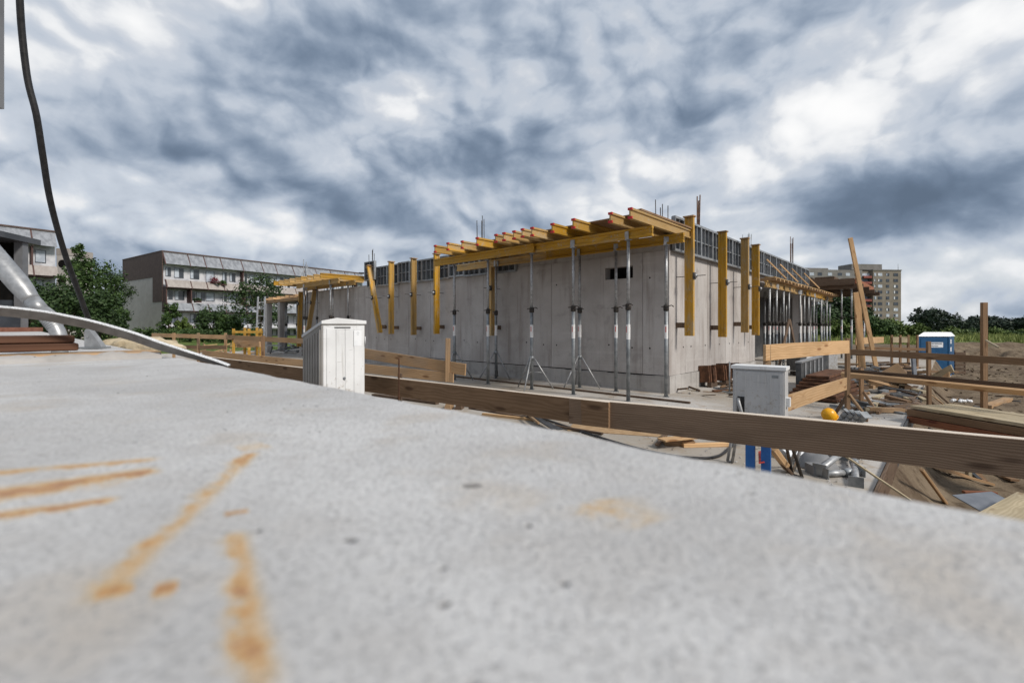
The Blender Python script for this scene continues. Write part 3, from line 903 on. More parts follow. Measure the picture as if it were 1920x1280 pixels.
for k in range(4):
    a0 = -.10 + k * (smax / 4); a1 = a0 + smax / 4 - .01
    mb = MB(); bbox_(mb, a0, a1, -1.75, .3, ZS + .102, ZS + .123)
    tag(build(mb, 'plywood_sheet', 'ply', M=BM @ Matrix.Translation((-a0, -1.75, ZS + .102))), 'brown plywood sheet laid on the joists of the main deck', 'plywood', 'plywood sheets on the main deck')
tag(board('timber_plank', Bd(-.28, -1.95, ZS + .125), Bd(-.30, .45, ZS + .125), .16, .04, 'wood_brown'), 'brown plank along the edge of the main deck above the wall corner', 'plank')
tag(board('timber_plank', Bd(-.9, -1.02, 0.02), Bd(7.5, -1.06, 0.02), .06, .04, 'wood_dark'), 'long thin dark batten lying on the floor along the line of props', 'batten')

# ------------------------------------------------------------------ second deck at the far end of the long wall
DB = 'joists of the far deck'
for i in range(9):
    s = 14.0 + i * .62
    ibeam(Bd(s, -1.55, ZS), Bd(s + (.1 if i % 3 else -.1), .75, ZS), 'bright yellow timber joist at the near edge of the far deck' if i == 0 else ORD[i] + ' joist of the far deck, counted from its bright yellow edge joist',
          None if i == 0 else DB, 'beam_yellow' if i in (0, 3, 8) else 'beam_worn', name='deck_joist')
ibeam(Bd(13.3, -1.1, ZP), Bd(17.4, -1.1, ZP), 'pale bearer beam under the far deck', None, 'beam_worn')
ibeam(Bd(13.6, -.25, ZP), Bd(18.6, -.25, ZP), 'pale bearer beam under the far deck, close to the wall', None, 'beam_worn')
mb = MB(); bbox_(mb, 14.6, 18.9, -.9, .9, ZS + .102, ZS + .122)
tag(build(mb, 'plywood_sheet', 'ply', M=BM @ Matrix.Translation((-14.6, -.9, ZS + .1))), 'plywood sheet lying on the far deck', 'plywood')
tag(board('timber_plank', Bd(13.9, .1, ZS + .22), Bd(12.9, 1.4, ZS + .2), .2, .05, 'tar_sheet'), 'dark plank lying above the bright end of the far deck', 'plank')
for k, (s, t) in enumerate(((14.05, -1.1), (16.6, -1.1), (14.2, -.25), (17.2, -.25), (18.3, -.25), (15.6, -.25))):
    prop(p_plain, Bd(s, t), 'steel prop under the far deck', 'props under the far deck', k)
hung_beam(Bd(18.9, -.31, 3.2), Bd(19.1, -.31, .5), -u2, 'yellow beam standing slanted at the end of the long wall', 'beam_yellow', side='slanted beams at the end of the long wall')
hung_beam(Bd(17.3, -.31, 3.2), Bd(18.3, -.31, .6), -u2, 'dark brown beam leaning beside the slanted yellow beam', 'beam_worn', side='slanted beams at the end of the long wall')

# ------------------------------------------------------------------ open bay beyond the end of the long wall
wing = thing('open_shelter', 'low open concrete frame with columns and a stack of lumber on its edge beam', 'building', M=BM)
for s_ in (19.6, 22.5, 24.4):
    mb = MB(); bbox_(mb, s_, s_ + .28, .02, .3, 0, 2.86); build(mb, 'column', 'wall_concrete', wing)
mb = MB(); bbox_(mb, 19.4, 24.9, .0, .34, 2.865, 3.02); build(mb, 'edge_beam', 'wood_tan', wing)
mb = MB(); bbox_(mb, 19.4, 24.9, .345, 5.8, 2.88, 3.02); build(mb, 'roof_slab', 'dark_concrete', wing)
mb = MB(); bbox_(mb, 19.4, 24.9, 3.4, 3.6, 0, 2.875); build(mb, 'wall', 'dark_concrete', wing)  # back wall added close in, in dark concrete, to darken the open frame
mb = MB(); bbox_(mb, 20.9, 21.6, 3.2, 3.38, .3, 2.3); build(mb, 'panel', 'facade_white', wing)
for k in range(9):
    s_ = 19.5 + k * .6
    zc = 3.02 + .05 * (k % 2)
    tag(board('lumber_piece', Bd(s_, -.15, zc + .05), Bd(s_ + random.uniform(-.5, .7), random.uniform(.9, 1.5), zc + .06 + random.uniform(0, .12)), .14, .09, 'wood_tan' if k % 3 else 'wood_new'),
        'short piece of lumber heaped on the edge beam of the open frame', 'lumber', 'lumber heaped on the open frame')
for k, s_ in enumerate((20.2, 20.9, 21.6, 22.2, 23.2, 23.8)):
    prop(p_short, Bd(s_, .6 + .3 * (k % 2)), 'steel prop inside the low open frame', 'props in the open frame', k)

# ------------------------------------------------------------------ open right side: canopy beams, joists, props, battens
SC_ = -.35; ZC = 2.85
tt = [t_at(1437, SC_), t_at(1489, SC_), t_at(1513, SC_), t_at(1541, SC_), t_at(1563, SC_)]
for i in range(4):
    ibeam(Bd(SC_ - .0 + (.085 if i % 2 else 0), tt[i] - .1, ZC), Bd(SC_ + (.085 if i % 2 else 0), tt[i + 1] + .1, ZC),
          ('pale yellow beam over the props of the open side, next to the bright wall', 'short yellow beam over the open side between two others', 'bright yellow beam over the open side', 'yellow beam with a red end at the far end of the open side')[i], 'beams over the open side',
          ('beam_worn', 'beam_worn', 'beam_yellow', 'beam_yellow')[i], red=(1,) if i == 3 else ())
t = tt[0] + .1
while t < tt[4] - .2:
    tag(board('short_joist', Bd(-.62, t, ZC + .145), Bd(-.14, t + .02, ZC + .145), .08, .09, 'wood_new' if int(t * 10) % 3 else 'wood_tan'), ORD[int((t - tt[0]) / .48)] + ' short joist end over the open side, counted from the bright wall', 'joist', 'short joists over the open side')
    t += .48
for k in range(4):
    a0 = tt[0] + .1 + k * 2.8
    tag(board('timber_plank', Bd(-.42 + .02 * (k % 2), a0, ZC + .208), Bd(-.42, a0 + 2.78, ZC + .208), .30, .03, 'beam_worn'), 'mossy plank on the short joists over the open side', 'plank', 'planks over the open side')
for px in (1437, 1462, 1484, 1507):
    a = t_at(px, -.15)
    tag(board('timber_batten', Bd(-.16, a, 3.72), Bd(-.62, a + .5, ZC + .24), .03, .045, 'wood_new'), ORD[(1437, 1462, 1484, 1507).index(px)] + ' slanting batten against the formwork, counted from the bright wall', 'batten', 'slanting battens over the open side')
    pass
for k, px in enumerate((1443, 1456, 1469, 1479, 1500, 1508, 1516, 1526, 1540, 1550)):
    prop(p_short, Bd(SC_, t_at(px, SC_)), ORD[k] + ' steel prop under the open side beams, counted from the bright wall', 'props of the open side', k)
for k, px in enumerate((1434, 1450, 1463, 1474, 1492, 1512, 1521, 1531, 1545, 1556)):
    prop(p_short, Bd(.9, t_at(px, .9)), ORD[k] + ' steel prop inside the shaded open side, counted from the bright wall', 'props inside the open side', k)
ta = t_at(1480, -.75)
fr = thing('timber_trestle', 'grey timber trestle of two leaning boards before the props of the open side', 'trestle', Bd(-.75, ta))
pk = Bd(-.75, ta, 1.72)
for sg, e in ((-1, -.95), (1, .9)):
    board('leg', pk + Z * .0 + u2 * (.03 * sg), Bd(-.75 - .12 * sg, ta + e, 0.02), .04, .12, 'wood_grey', fr)
board('tie_board', Bd(-.72, ta - .5, .75), Bd(-.78, ta + .5, .78), .03, .10, 'wood_grey', fr)

# dark timber deck on props beyond the open side
nc = P(1601, 534, 21.5); nc.z = 0
dk = thing('timber_deck', 'dark brown timber deck raised on props beyond the open side', 'deck', nc)
def Dk(a, b2, z): return nc + u1 * a + u2 * b2 + Z * z
mb = MB(); mb.hexa([Dk(0, 0, 3.68), Dk(0, 7, 3.68), Dk(4.4, 7, 3.68), Dk(4.4, 0, 3.68), Dk(0, 0, 3.73), Dk(0, 7, 3.73), Dk(4.4, 7, 3.73), Dk(4.4, 0, 3.73)]); build(mb, 'deck_sheet', 'ply', dk)
for b2 in (.06, 2.2, 4.5, 6.9): board('bearer', Dk(-.35, b2, 3.35), Dk(4.5, b2, 3.35), .10, .2, 'wood_dark', dk)
for a in (.05, .6, 1.2, 1.8, 2.4, 3.0, 3.35): board('joist', Dk(a, -.15, 3.56), Dk(a, 7.15, 3.56), .08, .2, 'wood_dark' if a > .1 else 'redwood', dk)
board('edge_board', Dk(-.05, -.20, 3.57), Dk(4.4, -.20, 3.57), .03, .30, 'wood_dark', dk)
board('edge_board', Dk(-.06, -.02, 3.62), Dk(-.06, 7.02, 3.62), .03, .25, 'redwood', dk)
for i in range(4):
    tag(board('stacked_plank', Dk(1.2 + (i % 2) * .9, .3 + .02 * i, 3.775 + .09 * (i // 2)), Dk(1.2 + (i % 2) * .9 + .1, 4.6, 3.775 + .09 * (i // 2)), .8, .08, 'wood_dark'), 'brown plank stacked on top of the dark timber deck', 'plank', 'planks stacked on the dark timber deck')
for a, b2 in ((.1, .1), (.5, .25), (.15, 2.3), (.1, 4.5), (3.2, .1), (3.2, 4.5)):
    prop(p_plain, Dk(a, b2, 0), 'steel prop carrying the dark timber deck', 'props under the dark timber deck', a)

# crossed pale planks standing on end
tag(board('standing_plank', P(1645, 700, 14.4), P(1594, 446, 14.0), .05, .125, 'wood_new', up=V(1, 0, 0)), 'tall pale plank leaning high above the fences, steeper top against the sky', 'plank')
tag(board('standing_plank', P(1618, 708, 14.6), P(1606, 548, 14.35), .05, .2, 'wood_new', up=V(1, 0, 0)), 'pale plank standing upright behind the tall leaning plank', 'plank')

# ------------------------------------------------------------------ starter bars
def rebars(label, group, base, n, h, spread, mat='dark_steel', wide=0.012):
    for k in range(n):
        p = base + u1 * random.uniform(-spread, spread) + u2 * random.uniform(-spread * .5, spread * .5)
        q = p + V(random.uniform(-.03, .03), random.uniform(-.03, .03), h * random.uniform(.95, 1.25))
        tag(build(MB().tube([p, p.lerp(q, .5) + V(random.uniform(-.006, .006), 0, 0), q], wide, 5), 'reinforcing_bar', mat), label, 'rebar', group)
rebars('thin steel bar sticking up behind the middle of the main deck', 'bars behind the main deck', Bd(s_at(898, .6), .6, 3.1), 5, 1.75, .22)
rebars('thin steel bar sticking up at the leaning end of the panel row', 'bars at the end of the panel row', Bd(s_at(697, .2), .2, 3.1), 5, 1.45, .14)
rebars('thin steel bar sticking up behind the far deck', 'bars behind the far deck', Bd(s_at(571, .4), .4, 3.1), 6, 1.65, .16, 'form_steel', .02)
rebars('thin steel bar rising above the edge of the main deck', 'bars above the deck edge', Bd(.9, 1.6, 3.1), 5, 1.55, .22)
rebars('steel bar rising beside the first beam of the bright wall', 'bars beside the first wall beam', Bd(.2, t_at(1307, .2), 3.1), 4, 1.50, .07, 'rebar', .016)
rebars('thin steel bar behind the weathered beam of the bright wall', 'bars behind the weathered beam', Bd(.3, t_at(1401, .3), 3.2), 5, 1.30, .12, 'form_steel')
rebars('steel bar rising near the far end of the formwork row', 'bars at the end of the bright wall', Bd(.3, t_at(1481, .3), 3.2), 3, 1.75, .05, 'rebar', .013)
rebars('steel bar rising past the far end of the formwork row', 'bars at the end of the bright wall, outer bundle', Bd(.3, t_at(1488, .3), 3.2), 3, 1.70, .05, 'rebar', .013)

# ------------------------------------------------------------------ guard rail of boards along the slab
gr = thing('guard_rail', 'long low guard rail of wide weathered boards running past both cabinets', 'guard rail', V(.74, 3.67, 0))
KN = V(.74, 3.67, .81)
rb = board('rail_board', V(-6.2, 9.29, .815), KN + V(.03, -.028, 0), .060, .20, 'wood_brown', gr, c=.005)
rb = board('rail_board', KN + V(-.25, .19, -.004), V(4.1, 1.62, .80), .080, .205, 'wood_grey', gr, c=.006)
def dirr(a): return V(math.cos(a), math.sin(a), 0)
for q, h in ((V(-1.32, 5.33, 0), .96), (V(-4.4, 7.86, 0), .90), (V(3.35, 2.15, 0), .88)):
    board('post', q + V(.03, .03, 0), q + V(.03, .03, h), .045, .045, 'wood_dark', gr)
board('stake', P(748, 752, 5.13), P(748, 671, 5.13), .012, .028, 'rust', gr, up=V(0, 1, 0))
nail = MB()
for px, py, Y in ((1036, 754, 4.13), (1094, 769, 3.86), (1096, 793, 3.86)):
    p = P(px, py, Y); nail.lathe([(0, .006), (.004, .005)], p + V(-.012, -.016, 0), 6, V(-.6, -.8, 0))
build(nail, 'nail_heads', 'dark_steel', gr)['kind'] = 'stuff'

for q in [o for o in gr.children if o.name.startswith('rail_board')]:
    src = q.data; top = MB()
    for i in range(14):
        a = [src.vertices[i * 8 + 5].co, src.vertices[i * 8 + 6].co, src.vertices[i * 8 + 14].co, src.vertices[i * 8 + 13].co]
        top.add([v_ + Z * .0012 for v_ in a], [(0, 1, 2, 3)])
    link_mesh('skylit_sawn_edge', top.mesh('skylit_sawn_edge'), 'sawn', WM[q.name], q)  # pale top sliver: fresh saw cut plus painted sky light

# second pair of boards, just behind, sloping beside the white cabinet
g2 = thing('guard_rail', 'short guard rail of two knotty boards behind the white cabinet, one sloping', 'guard rail', P(770, 720, 8.0))
board('rail_board', P(640, 655, 9.6), P(873, 693, 8.0), .03, .20, 'wood_tan', g2)
board('rail_board', P(640, 686, 9.4), P(850, 708, 8.1), .03, .17, 'wood_tan', g2)
board('post', P(839, 716, 8.15), P(840, 634, 8.15), .03, .085, 'wood_tan', g2, up=V(1, 0, 0))

# ------------------------------------------------------------------ white cabinet
def cabinet_white():
    Y0 = 4.80; p0 = P(603, 612, Y0); p0.z = 0
    t = thing('electrical_cabinet', 'tall white electrical cabinet with a peaked cap and ribbed doors', 'cabinet', p0)
    W, Dp, H = .485, .46, 1.53
    def q(a, b2, z): return p0 + u2 * a + u1 * b2 + Z * z      # a along the front, b2 along the side
    HB = 1.385
    build(MB().hexa([q(0, 0, .25), q(W, 0, .25), q(W, Dp, .25), q(0, Dp, .25), q(0, 0, H), q(W, 0, H), q(W, Dp, HB), q(0, Dp, HB)]), 'body', 'cab_shaded', t)
    build(MB().hexa([q(.03, .03, 0), q(W - .03, .03, 0), q(W - .03, Dp - .03, 0), q(.03, Dp - .03, 0), q(.03, .03, .249), q(W - .03, .03, .249), q(W - .03, Dp - .03, .249), q(.03, Dp - .03, .249)]), 'plinth', 'cab_grey', t)
    # front frame and four ribbed panels
    f = -.0015
    door = build(MB().hexa([q(.012, f - .012, .28), q(W - .012, f - .012, .28), q(W - .012, f, .28), q(.012, f, .28), q(.012, f - .012, H - .02), q(W - .012, f - .012, H - .02), q(W - .012, f, H - .02), q(.012, f, H - .02)]), 'door', 'cab_white', t)
    pw = (W - .08) / 4
    for k in range(4):
        a0 = .04 + k * pw + .006; a1 = .04 + (k + 1) * pw - .006
        build(MB().hexa([q(a0, f - .020, .32), q(a1, f - .020, .32), q(a1, f - .0125, .32), q(a0, f - .0125, .32), q(a0, f - .020, H - .055), q(a1, f - .020, H - .055), q(a1, f - .0125, H - .055), q(a0, f - .0125, H - .055)]), 'door_panel', 'cab_white', door)
    build(MB().hexa([q(.13, f - .018, H - .045), q(.31, f - .018, H - .045), q(.31, f - .0125, H - .045), q(.13, f - .0125, H - .045), q(.13, f - .018, H - .035), q(.31, f - .018, H - .035), q(.31, f - .0125, H - .035), q(.13, f - .0125, H - .035)]), 'vent_slot', 'print_black', door)
    mb = MB().add([q(.345, f - .0212, H - .24), q(.435, f - .0212, H - .24), q(.435, f - .0212, H - .07), q(.345, f - .0212, H - .07)], [(0, 1, 2, 3)])
    build(mb, 'paper_notice', 'white_plastic', door)
    mb = MB()
    c = q(.392, f - .0216, H - .105)
    for k in range(14):
        a0, a1 = k * .4, k * .4 + .26
        for rr in (.016, .011):
            pts = [c + u2 * (rr * math.cos(a0)) + Z * (rr * math.sin(a0)), c + u2 * (rr * math.cos(a1)) + Z * (rr * math.sin(a1)), c + u2 * ((rr - .002) * math.cos(a1)) + Z * ((rr - .002) * math.sin(a1)), c + u2 * ((rr - .002) * math.cos(a0)) + Z * ((rr - .002) * math.sin(a0))]
            mb.add(pts, [(0, 1, 2, 3)])
    build(mb, 'notice_stamp', 'glazing_grey', door)['kind'] = 'stuff'
    for zz in (.55, 1.3):
        build(MB().tube([q(W - .004, f - .016, zz), q(W - .004, f - .016, zz + .09)], .008, 8), 'hinge', 'cab_grey', t)
    build(MB().lathe([(0, .016), (.006, .016), (.009, .010)], q(.235, f - .0205, .95), 12, -u1), 'lock', 'galv_dull', door)
    # side ribs
    for k in range(7):
        b0 = .025 + k * .062
        zt = H - .05 - (H - HB) * (b0 + .02) / Dp
        build(MB().hexa([q(-.010, b0, .30), q(-.001, b0, .30), q(-.001, b0 + .036, .30), q(-.010, b0 + .036, .30), q(-.010, b0, zt), q(-.001, b0, zt), q(-.001, b0 + .036, zt - .012), q(-.010, b0 + .036, zt - .012)]), 'side_rib', 'cab_shaded', t)
    # cap: flat brim, low gable over the front, falling to the back
    e = .009
    fr_, bk = [q(-e, -e - .012, H), q(W + e, -e - .012, H), q(W + e, -e - .012, H + .034), q(W * .32, -e - .012, H + .062), q(-e, -e - .012, H + .030)], []
    for (a, dz) in ((-e, 0), (W + e, 0), (W + e, .034), (W * .32, .062), (-e, .030)): bk.append(q(a, Dp + e, HB + dz - .006))
    build(MB().add(fr_ + bk, [(0, 1, 2, 3, 4), (9, 8, 7, 6, 5), (0, 5, 6, 1), (1, 6, 7, 2), (2, 7, 8, 3), (3, 8, 9, 4), (4, 9, 5, 0)]), 'cap', 'cab_white', t)
cabinet_white()

# ------------------------------------------------------------------ grey site cabinet on blue legs
def cabinet_grey():
    Yc = 4.42; p0 = P(1374, 612, Yc); p0.z = 0
    ang = RAD(14); ax = V(math.cos(ang), math.sin(ang), 0); ay = V(-math.sin(ang), math.cos(ang), 0)
    # front runs left to right, turned so that the right flank just shows
    ax = V(math.cos(RAD(-6)), math.sin(RAD(-6)), 0); ay = V(-ax.y, ax.x, 0) * 1.0
    ay = (ay + ax * .75).normalized()                         # flank falls away to the right
    ay = V(math.sin(RAD(40)), math.cos(RAD(40)), 0)
    ax = V(ay.y, -ay.x, 0)
    ax = V(math.cos(RAD(-38)), math.sin(RAD(-38)), 0); ay = V(-ax.y, ax.x, 0)
    W, Dp, z0, z1 = .43, .20, .52, 1.135
    t = thing('site_cabinet', 'pale grey power cabinet with a lever handle standing on blue legs', 'cabinet', p0)
    def q(a, b2, z): return p0 + ax * a + ay * b2 + Z * z
    def bx(a0, a1, b0, b1, c0, c1): return MB().hexa([q(a0, b0, c0), q(a1, b0, c0), q(a1, b1, c0), q(a0, b1, c0), q(a0, b0, c1), q(a1, b0, c1), q(a1, b1, c1), q(a0, b1, c1)])
    build(bx(0, W, 0, Dp, z0, z1 - .03), 'body', 'cab_grey', t)
    build(bx(-.012, W + .012, -.02, Dp + .012, z1 - .0295, z1), 'lid', 'cab_white', t)
    door = build(bx(.012, W - .012, -.014, -.001, z0 + .02, z1 - .05), 'door', 'cab_grey', t)
    for a0, a1, c0, c1 in ((.02, .035, z0 + .03, z1 - .06), (.105, .115, z0 + .03, z1 - .06), (W - .115, W - .105, z0 + .03, z1 - .06), (W - .04, W - .028, z0 + .03, z1 - .06)):
        build(bx(a0, a1, -.019, -.0145, c0, c1), 'door_rib', 'cab_grey', door)
    for k in range(3):
        a0 = .145 + k * .062
        for c0, c1 in ((z1 - .19, z1 - .075), (z1 - .48, z1 - .35)): build(bx(a0, a0 + .018, -.018, -.0145, c0, c1), 'door_rib', 'cab_grey', door)
    build(bx(W - .10, W - .05, -.017, -.0145, z1 - .10, z1 - .075), 'name_plate', 'galv_dull', door)
    h = build(MB().tube([q(.055, -.03, z1 - .31), q(.06, -.055, z1 - .33), q(.09, -.06, z1 - .44), q(.10, -.05, z1 - .47)], [.014, .017, .015, .010], 8), 'lever_handle', 'galv', door)
    build(bx(.045, .105, -.024, -.0145, z1 - .49, z1 - .29), 'handle_plate', 'print_black', door)
    pl = build(bx(.165, .265, -.0165, -.0145, z1 - .555, z1 - .46), 'warning_plate', 'cab_grey', door)
    a, c = .215, z1 - .505
    build(MB().add([q(a - .035, -.0172, c - .03), q(a + .035, -.0172, c - .03), q(a, -.0172, c + .035)], [(0, 1, 2)]), 'warning_triangle', 'print_yellow', pl)
    build(MB().add([q(a + .004, -.0178, c + .02), q(a - .010, -.0178, c - .004), q(a + .001, -.0178, c - .004), q(a - .004, -.0178, c - .024), q(a + .010, -.0178, c + .003), q(a, -.0178, c + .003)], [(0, 1, 2, 3, 4, 5)]), 'warning_bolt', 'print_black', pl)
    build(bx(W + .0005, W + .03, .06, .14, z1 - .36, z1 - .28), 'side_socket', 'cab_white', t)
    for a in (.105, .235):
        build(bx(a, a + .078, .02, .06, 0, z0 - .0005), 'leg', 'blue_paint', t)
cabinet_grey()

# ------------------------------------------------------------------ guard rails on the right
def post(name, px, ytop, Y, par, w=.07, mat='wood_brown', zb=0.0, d=.05):
    a = P(px, ytop, Y); return board(name, V(a.x, a.y, zb), a, d, w, mat, par, up=V(1, 0, 0))
g3 = thing('guard_rail', 'guard rail of two wide pale boards between a stub post and a braced post', 'guard rail', P(1440, 700, 5.8))
board('rail_board', P(1434, 661.5, 5.78), P(1590, 650, 7.32), .032, .20, 'wood_new', g3)
board('rail_board', P(1470, 758, 5.50), P(1586, 719, 7.28), .032, .19, 'wood_new', g3)
post('post', 1438, 646, 5.86, g3, .075, 'wood_tan', zb=.0)
post('post', 1589, 634, 7.42, g3, .065, 'wood_brown')
fb = P(1589, 700, 7.42)
board('brace', P(1591, 738, 7.40), PG(1626, 784, .02), .03, .06, 'wood_tan', g3, up=V(0, 1, 0))
board('brace', P(1586, 745, 7.42), PG(1566, 775, .02), .03, .05, 'wood_dark', g3, up=V(0, 1, 0))
board('foot_board', PG(1587, 783, .03), PG(1628, 787, .03), .06, .05, 'wood_brown', g3)

g4 = thing('guard_rail', 'guard rail of brown boards crossing before the blue toilet', 'guard rail', P(1845, 700, 7))
board('rail_board', P(1592, 660, 8.6), P(1940, 679, 6.45), .03, .105, 'wood_brown', g4)
board('rail_board', P(1592, 698, 8.75), P(1940, 729, 6.55), .03, .115, 'wood_dark', g4)
board('rail_board', P(1578, 702, 8.6), P(1940, 737, 6.45), .05, .085, 'wood_tan', g4, up=(Z + V(-.3, -.5, 0)).normalized())
a = P(1845, 567, 7.25); board('post', V(a.x, a.y, -.85), a, .05, .08, 'wood_brown', g4, up=V(1, 0, 0))
a = P(1615, 690, 8.85); board('post', V(a.x, a.y, 0), a, .05, .07, 'wood_brown', g4, up=V(1, 0, 0))
board('brace', P(1619, 735, 8.8), PG(1640, 767, .02), .03, .05, 'wood_brown', g4, up=V(0, 1, 0))
board('foot_board', PG(1613, 764, .02), PG(1652, 769, .02), .06, .04, 'wood_brown', g4)
tag(board('timber_stick', P(1849, 638, 7.1), P(1872, 651, 6.6), .025, .025, 'plank_pale'), 'short pale stick lying out sideways from the tall fence post', 'stick')

# far guard rail behind the leaning planks
g5 = thing('guard_rail', 'far guard rail of posts and pale board pieces in front of the soil bank', 'guard rail', P(1670, 690, 17))
board('rail_board', P(1604, 640, 15.0), P(1656, 637, 17.5), .03, .22, 'wood_new', g5)
for px, w in ((1608, .09), (1672, .07), (1688, .07), (1703, .07), (1720, .06)):
    a = P(px, 628, 16.5); board('post', V(a.x, a.y, 0), a, .05, w, 'wood_brown' if px > 1610 else 'wood_tan', g5, up=V(1, 0, 0))
for p0, p1 in ((1674, 1685), (1690, 1701)):
    board('rail_board', P(p0, 637, 16.45), P(p1, 637, 16.45), .03, .2, 'plank_pale', g5)
board('rail_board', P(1610, 652, 16.6), P(1735, 655, 16.4), .03, .10, 'wood_brown', g5)
tag(board('timber_post', PG(1742, 760, -.05), P(1741, 640, 9.2), .05, .07, 'wood_brown', up=V(1, 0, 0)), 'thin brown post by the dark edge of the floor slab', 'post')

# ------------------------------------------------------------------ blue toilet cabin
def toilet():
    Y0 = 23.6; gz = -1.12
    p0 = P(1781, 612, Y0); p0.z = gz
    ax = V(-math.cos(RAD(4)), math.sin(RAD(4)), 0); ay = V(math.sin(RAD(46)), math.cos(RAD(46)), 0)
    ay = V(.80, .60, 0)
    W, Dp, H = 1.50, .95, 2.12
    t = thing('portable_toilet', 'blue portable toilet cabin with a white roof beyond the brown fence', 'toilet', p0)
    def q(a, b2, z): return p0 + ax * a + ay * b2 + Z * z
    def bx(a0, a1, b0, b1, c0, c1): return MB().hexa([q(a0, b0, c0), q(a1, b0, c0), q(a1, b1, c0), q(a0, b1, c0), q(a0, b0, c1), q(a1, b0, c1), q(a1, b1, c1), q(a0, b1, c1)])
    build(bx(0, W, 0, Dp, .12, H), 'body', 'blue_plastic', t)
    build(bx(-.03, W + .03, -.03, Dp + .03, 0, .119), 'base', 'white_plastic', t)
    for a in (.0, W - .06): build(bx(a, a + .06, -.03, -.001, .12, H), 'corner_post', 'blue_plastic', t)
    door = build(bx(.12, W - .12, -.02, -.001, .14, H - .12), 'door', 'blue_plastic', t)
    sg = build(bx(W - 1.18, W - .38, -.024, -.0205, H - .56, H - .30), 'sign', 'white_plastic', door)
    mb = MB()
    xx = W - 1.13
    rng = random.Random(5)
    while xx < W - .45:
        w_ = rng.uniform(.02, .05)
        mb.add([q(xx, -.0255, H - .40), q(xx + w_, -.0255, H - .40), q(xx + w_, -.0255, H - .335), q(xx, -.0255, H - .335)], [(0, 1, 2, 3)]); xx += w_ + .015
    xx = W - .95
    while xx < W - .45:
        w_ = rng.uniform(.02, .06)
        mb.add([q(xx, -.0255, H - .52), q(xx + w_, -.0255, H - .52), q(xx + w_, -.0255, H - .465), q(xx, -.0255, H - .465)], [(0, 1, 2, 3)]); xx += w_ + .012
    build(mb, 'sign_print', 'print_dark', sg)['kind'] = 'stuff'
    build(MB().hexa([q(-.05, -.05, H + .001), q(W + .05, -.05, H + .001), q(W + .05, Dp + .05, H + .001), q(-.05, Dp + .05, H + .001), q(.12, .12, H + .21), q(W - .22, .12, H + .21), q(W - .22, Dp - .12, H + .21), q(.12, Dp - .12, H + .21)]), 'roof', 'white_plastic', t)
    for c0 in (.35, 1.35, 1.75): build(bx(-.012, -.001, .12, .3, c0, c0 + .22), 'side_label', 'white_plastic', t)
toilet()
gz = ground_z(26.5, 26.0)
bxp = P(1801, 640, 24.6); bxp.z = ground_z(bxp.x, bxp.y) - .05
cr = thing('timber_crate', 'dark slatted crate standing beside the blue toilet', 'crate', bxp)
for k in range(6): board('slat', bxp + V(-.3, 0, .2 + k * .2), bxp + V(.3, .05, .2 + k * .2), .04, .13, 'wood_dark', cr)
for x in (-.28, .28): board('upright', bxp + V(x, .06, 0), bxp + V(x, .06, 1.35), .05, .07, 'wood_dark', cr)

# ------------------------------------------------------------------ edge of the floor slab on the right: shuttering, planks
def E(t, ds=0, z=0): return Bd(-4.06 + ds, t, z)
for k in range(5):
    t0 = -7.6 + k * 2.5
    tag(board('shutter_board', E(t0, -.035, -.12), E(t0 + 2.47, -.035, -.12), .03, .34, 'tar_sheet' if k != 1 else 'wood_dark'), ORD[k] + ' dark shutter board along the slab edge, counted from the near slab', 'board', 'shutter boards along the slab edge')
for (t0, h, m_) in ((-6.55, .36, 'redwood'), (-6.4, .34, 'plank_pale'), (-6.20, .37, 'redwood'), (-6.05, .33, 'wood_tan')):
    q = E(t0, -.09 - .03 * (t0 > -6.3), 0)
    tag(board('timber_stake', V(q.x, q.y, -.75), V(q.x, q.y, h * .4 + .10), .04, .07, m_), {'redwood': 'reddish', 'plank_pale': 'pale', 'wood_tan': 'tan'}[m_] + ' stake holding the shuttering at the slab edge', 'stake', 'stakes at the slab edge ' + m_)
tag(board('timber_strut', PG(1728, 880, -.1), PG(1775, 945, -.75), .03, .04, 'wood_tan', up=V(0, 1, 0)), 'slanting strut from the shuttering stakes down to the soil', 'strut')
# plank stack on the edge
pa, pb = PG(1716, 776, .12), V(6.95, 4.3, .12)
for i, (dx, z, m_, w_) in enumerate(((0, .24, 'plank_pale', .20), (.21, .238, 'plank_pale', .20), (.42, .236, 'plank_pale', .20), (.63, .24, 'plank_pale', .19))):
    d = (pb - pa).normalized(); n_ = V(d.y, -d.x, 0) * -1
    if n_.x < 0: n_ = -n_
    tag(board('timber_plank', V(pa.x, pa.y, z) + n_ * dx, V(pb.x, pb.y, z) + n_ * dx, w_, .045, m_), ORD[i] + ' pale plank on the stack at the slab edge, counted from the floor', 'plank', 'pale planks on the stack at the slab edge')
for z, m_ in ((.15, 'wood_brown'), (.04, 'redwood')):
    tag(board('timber_plank', V(pa.x - .07, pa.y + .02, z), V(pb.x - .05, pb.y, z), .12, .10, m_), ('reddish' if m_ == 'redwood' else 'brown') + ' beam under the pale planks at the slab edge', 'beam')
for kx in (.35, 1.9):
    q = pa.lerp(pb, kx / 3.2) + V(.45, 0, 0)
    tag(board('support_post', V(q.x, q.y, -1.0), V(q.x, q.y, .20), .06, .06, 'plank_pale'), 'stub post under the stack of pale planks', 'post', 'stub posts under the plank stack')

# ------------------------------------------------------------------ things lying about
def lying(px0, py0, px1, py1, w, h, mat, name, label, cat, group=None, z=0.0, up=Z):
    a, b2 = PG(px0, py0, z), PG(px1, py1, z)
    return tag(board(name, a + Z * h / 2, b2 + Z * h / 2, w, h, mat, up=up, c=.003), label, cat, group)
